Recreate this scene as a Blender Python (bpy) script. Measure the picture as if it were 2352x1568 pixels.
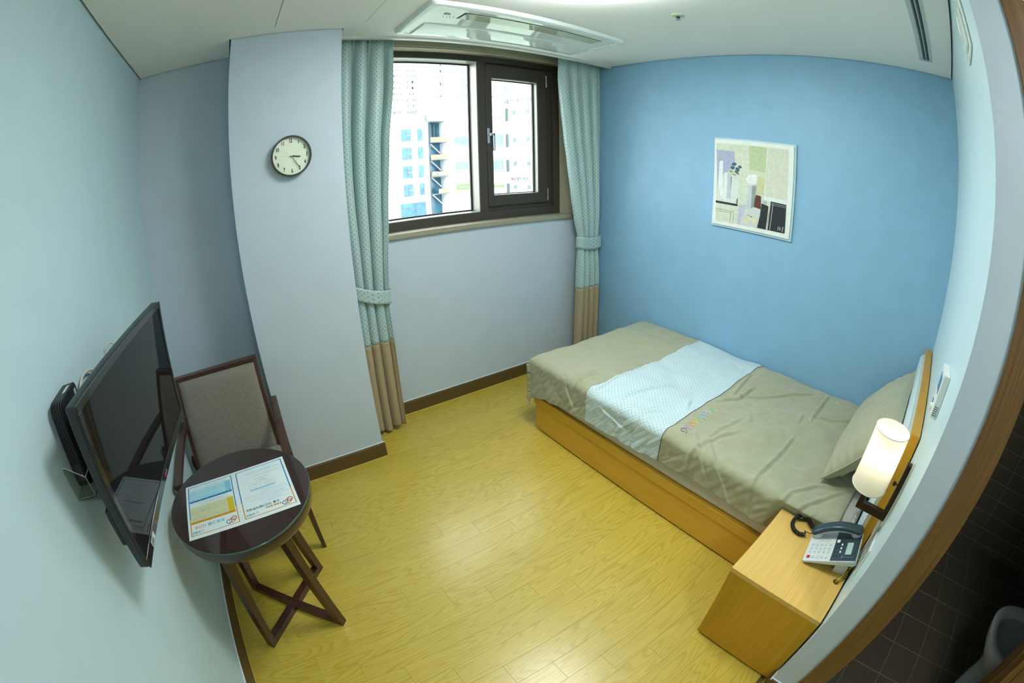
import bpy, bmesh, math, random
from mathutils import Vector, Matrix, noise as mnoise
for _o in list(bpy.data.objects):
    bpy.data.objects.remove(_o, do_unlink=True)
S = bpy.context.scene
COL = S.collection
PI = math.pi
random.seed(7)

# ------------------------------------------------------------------ camera (a 15 mm full-frame fisheye)
cam_d = bpy.data.cameras.new('camera')
cam_d.type = 'PANO'
cam_d.panorama_type = 'FISHEYE_LENS_POLYNOMIAL'
cam_d.fisheye_fov = math.radians(220)
cam_d.sensor_width = 36.0
cam_d.sensor_height = 24.0
cam_d.sensor_fit = 'HORIZONTAL'
MM = 2352 / 36.0
cam_d.fisheye_polynomial_k0 = 0.0
cam_d.fisheye_polynomial_k1 = -0.0009952677732 * MM
cam_d.fisheye_polynomial_k2 = 0.0027057525e-6 * MM ** 2
cam_d.fisheye_polynomial_k3 = 0.0201071548e-9 * MM ** 3
cam_d.fisheye_polynomial_k4 = -0.0534221393e-12 * MM ** 4
cam_d.clip_start = 0.01
cam_d.clip_end = 1000
cam = bpy.data.objects.new('camera', cam_d)
COL.objects.link(cam)
_a, _b, _c = [math.radians(v) for v in (-34.2047769726518, -23.132725995662316, -1.2904828434930726)]
_f = Vector((-math.sin(_a) * math.cos(_b), math.cos(_a) * math.cos(_b), math.sin(_b)))
_r = Vector((math.cos(_a), math.sin(_a), 0))
_u = _r.cross(_f)
_r2 = _r * math.cos(_c) + _u * math.sin(_c)
_u2 = -_r * math.sin(_c) + _u * math.cos(_c)
M = Matrix((_r2, _u2, -_f)).transposed().to_4x4()
M.translation = Vector((0.588857, 1.513683, 1.583063))
cam.matrix_world = M
S.camera = cam

# ------------------------------------------------------------------ world: bright overcast sky
W = bpy.data.worlds.new('world')
S.world = W
W.use_nodes = True
wn = W.node_tree.nodes
wl = W.node_tree.links
bg = wn['Background']
tc = wn.new('ShaderNodeTexCoord')
sep = wn.new('ShaderNodeSeparateXYZ')
ramp = wn.new('ShaderNodeValToRGB')
ramp.color_ramp.elements[0].position = 0.0
ramp.color_ramp.elements[0].color = (0.92, 0.97, 1.0, 1)
ramp.color_ramp.elements[1].position = 1.0
ramp.color_ramp.elements[1].color = (0.80, 0.90, 1.0, 1)
wl.new(tc.outputs['Generated'], sep.inputs[0])
wl.new(sep.outputs['Z'], ramp.inputs[0])
wl.new(ramp.outputs[0], bg.inputs['Color'])
bg.inputs['Strength'].default_value = 8.0
S.view_settings.view_transform = 'Standard'
S.view_settings.look = 'None'
S.view_settings.exposure = 0.0
S.view_settings.gamma = 1.0
S.view_settings.use_curve_mapping = False
try:
    S.cycles.max_bounces = 10
    S.cycles.diffuse_bounces = 5
    S.cycles.sample_clamp_indirect = 6.0
except Exception:
    pass

LAMP_STRENGTH = 27.5
# soft second room light: the entry passage's own round ceiling lamp, outside the frame
ENTRY_STRENGTH = 56.0

# ------------------------------------------------------------------ materials
def lin(r, g, b):
    f = lambda v: (v / 255.0) / 12.92 if v / 255.0 <= 0.04045 else (((v / 255.0) + 0.055) / 1.055) ** 2.4
    return (f(r), f(g), f(b))

MATS = {}
def mat(name, col, rough=0.6, metal=0.0, var=0.04, vscale=25.0, bump=0.0, bscale=200.0, stretch=(1, 1, 1), coat=0.0,
        trans=0.0, emit=None, estr=0.0, spec=0.5, sss=0.0, ior=1.45, sheen=0.0, coords='Object', bdist=0.002):
    if name in MATS:
        return MATS[name]
    m = bpy.data.materials.new(name)
    m.use_nodes = True
    nt = m.node_tree
    n = nt.nodes
    l = nt.links
    p = n['Principled BSDF']
    p.inputs['Roughness'].default_value = rough
    p.inputs['Metallic'].default_value = metal
    p.inputs['Coat Weight'].default_value = coat
    p.inputs['Coat Roughness'].default_value = 0.08
    p.inputs['Transmission Weight'].default_value = trans
    p.inputs['Specular IOR Level'].default_value = spec
    p.inputs['IOR'].default_value = ior
    p.inputs['Sheen Weight'].default_value = sheen
    if emit:
        p.inputs['Emission Color'].default_value = (*emit, 1)
        p.inputs['Emission Strength'].default_value = estr
    t = n.new('ShaderNodeTexCoord')
    mp = n.new('ShaderNodeMapping')
    mp.inputs['Scale'].default_value = stretch
    l.new(t.outputs[coords], mp.inputs[0])
    nz = n.new('ShaderNodeTexNoise')
    nz.inputs['Scale'].default_value = vscale
    nz.inputs['Detail'].default_value = 4
    l.new(mp.outputs[0], nz.inputs['Vector'])
    r = n.new('ShaderNodeValToRGB')
    r.color_ramp.elements[0].position = 0.3
    r.color_ramp.elements[1].position = 0.7
    r.color_ramp.elements[0].color = (*[max(0, c * (1 - var)) for c in col], 1)
    r.color_ramp.elements[1].color = (*[min(1, c * (1 + var)) for c in col], 1)
    l.new(nz.outputs['Fac'], r.inputs[0])
    l.new(r.outputs[0], p.inputs['Base Color'])
    if bump > 0:
        n2 = n.new('ShaderNodeTexNoise')
        n2.inputs['Scale'].default_value = bscale
        n2.inputs['Detail'].default_value = 3
        l.new(mp.outputs[0], n2.inputs['Vector'])
        b = n.new('ShaderNodeBump')
        b.inputs['Strength'].default_value = bump
        b.inputs['Distance'].default_value = bdist
        l.new(n2.outputs['Fac'], b.inputs['Height'])
        l.new(b.outputs[0], p.inputs['Normal'])
    MATS[name] = m
    return m

def wood_mat(name, c_light, c_dark, axis='x', rough=0.4, rings=9.0, ring_amt=0.5, scale=1.0, coat=0.0, streak=0.5, perp=7.0, along=0.9, coat_rough=0.2):
    """grain contours from stretched noise; axis = grain direction"""
    m = bpy.data.materials.new(name)
    m.use_nodes = True
    nt = m.node_tree
    n = nt.nodes
    l = nt.links
    p = n['Principled BSDF']
    p.inputs['Roughness'].default_value = rough
    p.inputs['Coat Weight'].default_value = coat
    p.inputs['Coat Roughness'].default_value = coat_rough
    t = n.new('ShaderNodeTexCoord')
    oi = n.new('ShaderNodeObjectInfo')
    mul = n.new('ShaderNodeMath')
    mul.operation = 'MULTIPLY'
    mul.inputs[1].default_value = 37.0
    l.new(oi.outputs['Random'], mul.inputs[0])
    add = n.new('ShaderNodeVectorMath')
    add.operation = 'ADD'
    l.new(t.outputs['Object'], add.inputs[0])
    l.new(mul.outputs[0], add.inputs[1])
    mp = n.new('ShaderNodeMapping')
    sc = {'x': (along, perp, perp), 'y': (perp, along, perp), 'z': (perp, perp, along)}[axis]
    mp.inputs['Scale'].default_value = [v * scale for v in sc]
    l.new(add.outputs[0], mp.inputs[0])
    nz = n.new('ShaderNodeTexNoise')
    nz.inputs['Scale'].default_value = 1.6
    nz.inputs['Detail'].default_value = 1.0
    l.new(mp.outputs[0], nz.inputs['Vector'])
    m1 = n.new('ShaderNodeMath')
    m1.operation = 'MULTIPLY'
    m1.inputs[1].default_value = rings
    l.new(nz.outputs['Fac'], m1.inputs[0])
    pp = n.new('ShaderNodeMath')
    pp.operation = 'FRACT'
    l.new(m1.outputs[0], pp.inputs[0])
    rr = n.new('ShaderNodeValToRGB')
    e = rr.color_ramp.elements
    e[0].position = 0.0
    e[0].color = (0.10, 0.10, 0.10, 1)
    e[1].position = 0.55
    e[1].color = (0.25, 0.25, 0.25, 1)
    e2 = e.new(0.86)
    e2.color = (1, 1, 1, 1)
    e3 = e.new(1.0)
    e3.color = (0.10, 0.10, 0.10, 1)
    l.new(pp.outputs[0], rr.inputs[0])
    # fine streaks
    mp2 = n.new('ShaderNodeMapping')
    sc2 = {'x': (4, 260, 260), 'y': (260, 4, 260), 'z': (260, 260, 4)}[axis]
    mp2.inputs['Scale'].default_value = sc2
    l.new(add.outputs[0], mp2.inputs[0])
    nz2 = n.new('ShaderNodeTexNoise')
    nz2.inputs['Scale'].default_value = 1.0
    nz2.inputs['Detail'].default_value = 2.0
    l.new(mp2.outputs[0], nz2.inputs['Vector'])
    mixf = n.new('ShaderNodeMix')
    mixf.data_type = 'FLOAT'
    mixf.inputs['Factor'].default_value = streak
    l.new(rr.outputs[0], mixf.inputs['A'])
    l.new(nz2.outputs['Fac'], mixf.inputs['B'])
    cr = n.new('ShaderNodeValToRGB')
    cr.color_ramp.elements[0].position = 0.15
    cr.color_ramp.elements[0].color = (*c_light, 1)
    cr.color_ramp.elements[1].position = 0.15 + 0.75 / max(ring_amt, 0.01) * 0.5
    cr.color_ramp.elements[1].position = min(1.0, cr.color_ramp.elements[1].position)
    cr.color_ramp.elements[1].color = (*c_dark, 1)
    l.new(mixf.outputs[0], cr.inputs[0])
    # piece to piece tint
    hs = n.new('ShaderNodeHueSaturation')
    mr = n.new('ShaderNodeMapRange')
    mr.inputs['To Min'].default_value = 0.97
    mr.inputs['To Max'].default_value = 1.03
    l.new(oi.outputs['Random'], mr.inputs['Value'])
    l.new(mr.outputs[0], hs.inputs['Value'])
    l.new(cr.outputs[0], hs.inputs['Color'])
    l.new(hs.outputs[0], p.inputs['Base Color'])
    b = n.new('ShaderNodeBump')
    b.inputs['Strength'].default_value = 0.12
    b.inputs['Distance'].default_value = 0.0006
    l.new(nz2.outputs['Fac'], b.inputs['Height'])
    l.new(b.outputs[0], p.inputs['Normal'])
    MATS[name] = m
    return m

def dots_mat(name, base, dot, pitch, radius, rough=0.5, sheen=0.2, coat=0.0, aniso_light=0.0):
    """small dots on a staggered grid in UV metres"""
    m = bpy.data.materials.new(name)
    m.use_nodes = True
    nt = m.node_tree
    n = nt.nodes
    l = nt.links
    p = n['Principled BSDF']
    p.inputs['Roughness'].default_value = rough
    p.inputs['Sheen Weight'].default_value = sheen
    p.inputs['Coat Weight'].default_value = coat
    uv = n.new('ShaderNodeUVMap')
    uv.uv_map = 'uv'
    def field(offx, offy):
        mp = n.new('ShaderNodeMapping')
        mp.inputs['Location'].default_value = (offx, offy, 0)
        mp.inputs['Scale'].default_value = (1 / pitch, 1 / pitch, 1)
        l.new(uv.outputs[0], mp.inputs[0])
        fr = n.new('ShaderNodeVectorMath')
        fr.operation = 'FRACTION'
        l.new(mp.outputs[0], fr.inputs[0])
        sb = n.new('ShaderNodeVectorMath')
        sb.operation = 'SUBTRACT'
        sb.inputs[1].default_value = (0.5, 0.5, 0)
        l.new(fr.outputs[0], sb.inputs[0])
        ln = n.new('ShaderNodeVectorMath')
        ln.operation = 'LENGTH'
        l.new(sb.outputs[0], ln.inputs[0])
        return ln.outputs['Value']
    a = field(0, 0)
    b_ = field(0.5, 0.5)
    mn = n.new('ShaderNodeMath')
    mn.operation = 'MINIMUM'
    l.new(a, mn.inputs[0])
    l.new(b_, mn.inputs[1])
    lt = n.new('ShaderNodeMath')
    lt.operation = 'LESS_THAN'
    lt.inputs[1].default_value = radius / pitch
    l.new(mn.outputs[0], lt.inputs[0])
    mix = n.new('ShaderNodeMix')
    mix.data_type = 'RGBA'
    mix.inputs['A'].default_value = (*base, 1)
    mix.inputs['B'].default_value = (*dot, 1)
    l.new(lt.outputs[0], mix.inputs['Factor'])
    l.new(mix.outputs['Result'], p.inputs['Base Color'])
    nz = n.new('ShaderNodeTexNoise')
    nz.inputs['Scale'].default_value = 700
    l.new(uv.outputs[0], nz.inputs['Vector'])
    bp = n.new('ShaderNodeBump')
    bp.inputs['Strength'].default_value = 0.15
    bp.inputs['Distance'].default_value = 0.001
    l.new(nz.outputs['Fac'], bp.inputs['Height'])
    l.new(bp.outputs[0], p.inputs['Normal'])
    MATS[name] = m
    return m

# ------------------------------------------------------------------ mesh helpers
def tag(o, label=None, cat=None, group=None, kind=None):
    if label: o['label'] = label
    if cat: o['category'] = cat
    if group: o['group'] = group
    if kind: o['kind'] = kind
    return o

def link(name, me, mats, parent=None, smooth=False):
    o = bpy.data.objects.new(name, me)
    COL.objects.link(o)
    if mats is not None:
        if not isinstance(mats, (list, tuple)):
            mats = [mats]
        for m in mats:
            me.materials.append(m)
    if smooth:
        for f in me.polygons:
            f.use_smooth = True
    if parent:
        o.parent = parent
    return o

def root_off(parent):
    """world location of the chain of parents (only translations are used for world-space building)"""
    v = Vector((0, 0, 0))
    p = parent
    while p:
        v += p.location
        p = p.parent
    return v

def obj(name, bm, m, parent=None, smooth=False, local=False, auto=None):
    me = bpy.data.meshes.new(name)
    if parent and not local:
        bmesh.ops.translate(bm, vec=-root_off(parent), verts=bm.verts)
    bm.normal_update()
    bm.to_mesh(me)
    bm.free()
    o = link(name, me, m, parent, smooth)
    if auto is not None:
        for f in me.polygons:
            f.use_smooth = True
        me.set_sharp_from_angle(angle=math.radians(auto))
    return o

def thing(name, loc, label, cat, group=None, rot=None):
    o = bpy.data.objects.new(name, None)
    COL.objects.link(o)
    o.location = loc
    o.empty_display_size = 0.05
    if rot is not None:
        o.rotation_euler = rot
    tag(o, label, cat, group)
    return o

def BM():
    return bmesh.new()

def box(bm, lo, hi, bev=0.0, seg=2, mi=0, M=None):
    lo = Vector(lo)
    hi = Vector(hi)
    r = bmesh.ops.create_cube(bm, size=1.0)
    vs = r['verts']
    for v in vs:
        v.co = Vector(((lo.x + hi.x) / 2 + v.co.x * (hi.x - lo.x), (lo.y + hi.y) / 2 + v.co.y * (hi.y - lo.y), (lo.z + hi.z) / 2 + v.co.z * (hi.z - lo.z)))
    fs = set(f for v in vs for f in v.link_faces)
    if bev > 0:
        es = set(e for v in vs for e in v.link_edges)
        rr = bmesh.ops.bevel(bm, geom=list(es), offset=bev, segments=seg, affect='EDGES', profile=0.5)
        vs = list(set(v for f in rr['faces'] for v in f.verts) | set(v for v in vs if v.is_valid))
        fs = set(f for v in vs for f in v.link_faces)
    for f in fs:
        f.material_index = mi
    if M is not None:
        bmesh.ops.transform(bm, matrix=M, verts=list(set(v for f in fs for v in f.verts)))
    return list(fs)

def bar(bm, p0, p1, w, h, up=(0, 0, 1), bev=0.0015, ext=0.0, w1=None, h1=None, mi=0):
    """rectangular bar from p0 to p1, section w x h (h along `up`), optional taper to w1 x h1"""
    p0 = Vector(p0)
    p1 = Vector(p1)
    d = (p1 - p0)
    L = d.length
    d.normalize()
    upv = Vector(up)
    s = d.cross(upv)
    if s.length < 1e-5:
        s = d.cross(Vector((1, 0, 0)))
    s.normalize()
    t = s.cross(d).normalized()
    w1 = w if w1 is None else w1
    h1 = h if h1 is None else h1
    vs = []
    for (c, ww, hh, e) in ((p0, w, h, -ext), (p1, w1, h1, ext)):
        for sx, sy in ((-1, -1), (1, -1), (1, 1), (-1, 1)):
            vs.append(bm.verts.new(c + d * e + s * sx * ww / 2 + t * sy * hh / 2))
    q = [(3, 2, 1, 0), (4, 5, 6, 7), (0, 1, 5, 4), (1, 2, 6, 5), (2, 3, 7, 6), (3, 0, 4, 7)]
    fs = [bm.faces.new([vs[i] for i in f]) for f in q]
    for f in fs:
        f.material_index = mi
    if bev > 0:
        es = set(e for v in vs for e in v.link_edges)
        bmesh.ops.bevel(bm, geom=list(es), offset=bev, segments=2, affect='EDGES', profile=0.5)

def poly_prism(bm, pts, z0, z1, axis='z', mi=0):
    """extrude a polygon given in the two other axes"""
    def P(a, b, c):
        return {'z': (a, b, c), 'y': (a, c, b), 'x': (c, a, b)}[axis]
    lo = [bm.verts.new(P(a, b, z0)) for a, b in pts]
    hi = [bm.verts.new(P(a, b, z1)) for a, b in pts]
    n = len(pts)
    fs = [bm.faces.new(lo[::-1]), bm.faces.new(hi)]
    for i in range(n):
        fs.append(bm.faces.new((lo[i], lo[(i + 1) % n], hi[(i + 1) % n], hi[i])))
    for f in fs:
        f.material_index = mi
    bmesh.ops.recalc_face_normals(bm, faces=fs)
    return fs

def lathe(bm, prof, c=(0, 0, 0), n=48, axis='z', mi=0, close=False, arc=1.0):
    """prof: list of (r, h)"""
    rings = []
    for r, h in prof:
        ring = []
        for i in range(n):
            a = 2 * PI * i / n
            x, y = r * math.cos(a), r * math.sin(a)
            co = {'z': (x, y, h), 'y': (x, h, y), 'x': (h, x, y)}[axis]
            ring.append(bm.verts.new((c[0] + co[0], c[1] + co[1], c[2] + co[2])))
        rings.append(ring)
    fs = []
    for a, b in zip(rings[:-1], rings[1:]):
        for i in range(n):
            fs.append(bm.faces.new((a[i], a[(i + 1) % n], b[(i + 1) % n], b[i])))
    if close:
        for a, b in zip([rings[-1]], [rings[0]]):
            for i in range(n):
                fs.append(bm.faces.new((a[i], a[(i + 1) % n], b[(i + 1) % n], b[i])))
    else:
        for ring in (rings[0], rings[-1]):
            fs.append(bm.faces.new(ring))
    for f in fs:
        f.material_index = mi
    bmesh.ops.recalc_face_normals(bm, faces=fs)
    return fs

def tube(bm, pts, r, n=8, closed=False, mi=0):
    pts = [Vector(p) for p in pts]
    N = len(pts)
    rings = []
    prev = None
    for i, p in enumerate(pts):
        if closed:
            d = pts[(i + 1) % N] - pts[i - 1]
        else:
            d = pts[min(i + 1, N - 1)] - pts[max(i - 1, 0)]
        d.normalize()
        if prev is None:
            a = Vector((0, 0, 1)) if abs(d.z) < 0.9 else Vector((1, 0, 0))
            s = d.cross(a).normalized()
        else:
            s = (prev - d * prev.dot(d)).normalized()
        prev = s
        t = d.cross(s)
        rr = r[i] if isinstance(r, (list, tuple)) else r
        rings.append([bm.verts.new(p + (s * math.cos(2 * PI * k / n) + t * math.sin(2 * PI * k / n)) * rr) for k in range(n)])
    fs = []
    rng = range(N) if closed else range(N - 1)
    for i in rng:
        a, b = rings[i], rings[(i + 1) % N]
        for k in range(n):
            fs.append(bm.faces.new((a[k], a[(k + 1) % n], b[(k + 1) % n], b[k])))
    if not closed:
        fs.append(bm.faces.new(rings[0][::-1]))
        fs.append(bm.faces.new(rings[-1]))
    for f in fs:
        f.material_index = mi
    bmesh.ops.recalc_face_normals(bm, faces=fs)
    return fs

def catmull(pts, k=8, closed=False):
    pts = [Vector(p) for p in pts]
    out = []
    N = len(pts)
    segs = N if closed else N - 1
    for i in range(segs):
        if closed:
            p0, p1, p2, p3 = pts[i - 1], pts[i], pts[(i + 1) % N], pts[(i + 2) % N]
        else:
            p0, p1, p2, p3 = pts[max(i - 1, 0)], pts[i], pts[i + 1], pts[min(i + 2, N - 1)]
        for j in range(k):
            t = j / k
            out.append(0.5 * ((2 * p1) + (-p0 + p2) * t + (2 * p0 - 5 * p1 + 4 * p2 - p3) * t * t + (-p0 + 3 * p1 - 3 * p2 + p3) * t ** 3))
    if not closed:
        out.append(pts[-1])
    return out

def grid_mesh(name, fn, nu, nv, m, parent=None, uvfn=None, smooth=True, thick=0.0):
    """fn(i/nu, j/nv) -> world point"""
    off = root_off(parent) if parent else Vector((0, 0, 0))
    verts = []
    for j in range(nv + 1):
        for i in range(nu + 1):
            verts.append(Vector(fn(i / nu, j / nv)) - off)
    faces = []
    for j in range(nv):
        for i in range(nu):
            a = j * (nu + 1) + i
            faces.append((a, a + 1, a + nu + 2, a + nu + 1))
    me = bpy.data.meshes.new(name)
    me.from_pydata([tuple(v) for v in verts], [], faces)
    if uvfn:
        uvl = me.uv_layers.new(name='uv')
        for li, lp in enumerate(me.loops):
            vi = lp.vertex_index
            i, j = vi % (nu + 1), vi // (nu + 1)
            uvl.data[li].uv = uvfn(i / nu, j / nv)
    o = link(name, me, m, parent, smooth)
    if thick:
        sm = o.modifiers.new('thickness', 'SOLIDIFY')
        sm.thickness = abs(thick)
        sm.offset = -1 if thick > 0 else 1
    return o

_DG = [None]
def text_mesh(body, size, align='LEFT', extrude=0.0, bold=0.0, spacing=1.0):
    """lettering as a mesh in the XY plane"""
    c = bpy.data.curves.new('lettering', 'FONT')
    c.body = body
    c.size = size
    c.align_x = align
    c.align_y = 'CENTER'
    c.extrude = extrude
    c.offset = bold
    c.space_character = spacing
    c.resolution_u = 3
    o = bpy.data.objects.new('lettering', c)
    COL.objects.link(o)
    dg = bpy.context.evaluated_depsgraph_get()
    dg.update()
    me = bpy.data.meshes.new_from_object(o.evaluated_get(dg))
    bpy.data.objects.remove(o, do_unlink=True)
    return me

def text_obj(name, body, size, mtx, m, parent=None, **kw):
    """mtx maps text plane to parent's local space"""
    me = text_mesh(body, size, **kw)
    me.transform(mtx)
    me.materials.clear()
    return link(name, me, m, parent)

def frame_mtx(o, ex, ey):
    ex = Vector(ex).normalized()
    ey = Vector(ey).normalized()
    ez = ex.cross(ey)
    m = Matrix((ex, ey, ez)).transposed().to_4x4()
    m.translation = Vector(o)
    return m
# ================================================================== materials of the room
m_wall = mat('wallpaper_grey_blue', (0.50, 0.58, 0.665), rough=0.62, var=0.02, vscale=9, bump=0.12, bscale=900, bdist=0.0008)
m_wallL = mat('wallpaper_pale_blue', (0.50, 0.66, 0.72), rough=0.62, var=0.02, vscale=9, bump=0.12, bscale=900, bdist=0.0008)
m_blue = mat('wallpaper_sky_blue', (0.235, 0.435, 0.61), rough=0.5, var=0.03, vscale=9, bump=0.12, bscale=900, bdist=0.0008)
m_front = mat('wallpaper_pale_satin', (0.56, 0.72, 0.76), rough=0.3, var=0.015, vscale=9)
m_ceil = mat('ceiling_paint', (0.91, 0.90, 0.86), rough=0.8, var=0.01, vscale=6)
m_gap = mat('shadow_gap', (0.10, 0.12, 0.14), rough=0.9)
m_base = mat('baseboard_brown', (0.105, 0.062, 0.022), rough=0.4, var=0.12, vscale=14, stretch=(1, 1, 8))
m_caulk = mat('caulk_white', (0.75, 0.83, 0.88), rough=0.5)
m_seal = mat('floor_seal', (0.62, 0.50, 0.10), rough=0.4)
m_white = mat('white_plastic', (0.72, 0.76, 0.75), rough=0.28)
m_whitegl = mat('gloss_white_panel', (0.80, 0.86, 0.84), rough=0.04, coat=0.6)
m_trimw = mat('trim_white', (0.70, 0.72, 0.66), rough=0.4)
m_beige = mat('window_liner_beige', (0.30, 0.28, 0.20), rough=0.45, var=0.02)
m_bronze = mat('bronze_aluminium', (0.052, 0.043, 0.032), rough=0.42, var=0.05)
m_alu = mat('silver_aluminium', (0.27, 0.28, 0.24), rough=0.35, metal=0.2)
m_gasket = mat('black_gasket', (0.01, 0.012, 0.014), rough=0.5)
m_chrome = mat('satin_metal', (0.50, 0.55, 0.58), rough=0.3, metal=0.9)
m_glass = mat('window_glass', (1, 1, 1), rough=0.0, trans=1.0, var=0.0, ior=1.02, spec=0.5)
m_casing = wood_mat('door_casing_wood', (0.21, 0.105, 0.028), (0.105, 0.048, 0.012), axis='z', rough=0.4, ring_amt=0.8, rings=4.0, streak=0.85, perp=16.0, along=0.5)
m_sub = mat('subfloor_dark', (0.26, 0.19, 0.05), rough=0.9)
m_plank = wood_mat('oak_plank', (0.585, 0.445, 0.070), (0.47, 0.335, 0.035), axis='x', rough=0.40, rings=20.0, ring_amt=0.9, coat=0.55, streak=0.5, perp=6.5, along=0.8, coat_rough=0.24)
m_tile = mat('brown_bathroom_tile', (0.085, 0.070, 0.050), rough=0.35, var=0.10, vscale=6)
m_grout = mat('grout_grey', (0.22, 0.20, 0.16), rough=0.9)

XW, Y0, YB, YA, H, XC = 3.044, 1.353, 3.985, 3.93, 2.35, 1.5595
YE = -1.2          # entry end
def struct(name, bm, m, parent=None, **kw):
    o = obj(name, bm, m, parent, **kw)
    if parent is None:
        o['kind'] = 'structure'
    return o

# ---- floor with planks
bm = BM()
box(bm, (-0.1, YE - 0.1, -0.10), (1.61, YB + 0.1, -0.010))
box(bm, (1.61, Y0 - 0.05, -0.10), (XW + 0.05, YB + 0.1, -0.010))
floor = struct('floor', bm, m_sub)
PW, PL = 0.0923, 0.7875
def plank_mesh(x0, x1, y0, y1):
    b = BM()
    box(b, (x0, y0, -0.010), (x1, y1, 0.0))
    # ease the top edges
    top = [e for e in b.edges if all(abs(v.co.z) < 1e-6 for v in e.verts)]
    bmesh.ops.bevel(b, geom=top, offset=0.0004, segments=1, affect='EDGES')
    me = bpy.data.meshes.new('plank')
    b.to_mesh(me)
    b.free()
    me.materials.append(m_plank)
    return me
full = plank_mesh(0, PL - 0.0004, 0, PW - 0.0004)
k0 = int(math.floor((3.240 - YB) / PW)) - 1
n_pl = 0
for k in range(k0, 60):
    yt = 3.2375 - PW * k
    yb = yt - PW
    ya, yc = max(yb, YE), min(yt, YB)
    if yc - ya < 0.004:
        continue
    xmax = XW if yt > Y0 + 0.05 else 1.5595
    if yb < 0.2:      # behind the camera: keep the rows as one quiet run each
        pass
    xs = 0.62 + 0.1575 * k
    xs -= math.ceil(xs / PL) * PL
    x = xs
    while x < xmax:
        xa, xb = max(x, 0.0), min(x + PL, xmax)
        if xb - xa > 0.004:
            fullp = (xb - xa > PL - 1e-4) and (yc - ya > PW - 1e-4)
            me = full if fullp else plank_mesh(0, xb - xa - 0.0004, 0, yc - ya - 0.0004)
            o = bpy.data.objects.new('plank', me)
            COL.objects.link(o)
            o.parent = floor
            o.location = (xa, ya, 0)
            n_pl += 1
        x += PL

# ---- ceiling
bm = BM()
g = 0.009
poly = [(g, YE), (XC - g, YE), (XC - g, Y0 + g), (XW - g, Y0 + g), (XW - g, 3.766), (1.099, 3.766), (1.099, 3.627 - g),
        (0.529, 3.627 - g), (0.529, YA - g), (g, YA - g)]
poly_prism(bm, poly, H, H + 0.012)
ceiling = struct('ceiling', bm, m_ceil)
bm = BM()
box(bm, (-0.05, YE, H + 0.012), (XC + 0.1, Y0, H + 0.16))
box(bm, (-0.05, Y0, H + 0.012), (XW + 0.05, 3.785, H + 0.16))
box(bm, (-0.05, 3.785, H + 0.012), (0.53, YB, H + 0.16))
box(bm, (1.085, 3.785, 2.475), (XW + 0.05, YB + 0.02, H + 0.16))
struct('ceiling', bm, m_gap)

# ---- walls
bm = BM(); box(bm, (-0.12, YE - 0.1, -0.05), (0, YB + 0.2, 2.6)); struct('wall_left', bm, m_wallL)
bm = BM()
box(bm, (0, YA, -0.05), (0.55, YB + 0.2, 2.6))
box(bm, (0.55, YB, -0.05), (1.20, YB + 0.2, 2.6))
box(bm, (2.843, YB, -0.05), (XW + 0.12, YB + 0.2, 2.6))
box(bm, (1.20, YB, -0.05), (2.843, YB + 0.2, 1.185))
box(bm, (1.20, YB, 2.362), (2.843, YB + 0.2, 2.6))
struct('wall_back', bm, m_wall)
bm = BM(); box(bm, (0.5385, 3.623, -0.05), (1.0885, YB + 0.01, 2.6)); struct('wall_column', bm, m_wall)
bm = BM(); box(bm, (XW, Y0 - 0.1, -0.05), (XW + 0.12, YB, 2.6)); struct('wall_right', bm, m_blue)
bm = BM()
box(bm, (XC + 0.001, 1.2535, -0.05), (XW, Y0, 2.6))
fs = [f for f in bm.faces if f.normal.x < -0.9]
wf = struct('wall_front', bm, [m_front, m_wall])
for p in wf.data.polygons:
    if p.normal.x < -0.9:
        p.material_index = 1
bm = BM()
box(bm, (XC, YE, -0.05), (XC + 0.10, 0.47, 2.6))
box(bm, (XC, 0.47, 2.15), (XC + 0.10, 1.2535, 2.6))
struct('wall_passage', bm, m_wall)
bm = BM(); box(bm, (-0.1, YE - 0.1, -0.05), (XC + 0.1, YE, 2.6)); struct('wall_entry', bm, m_wallL)
bm = BM(); box(bm, (0.35, YE, 0.0), (1.25, YE + 0.035, 2.08), bev=0.003); struct('door_2', bm, m_casing)

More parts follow.
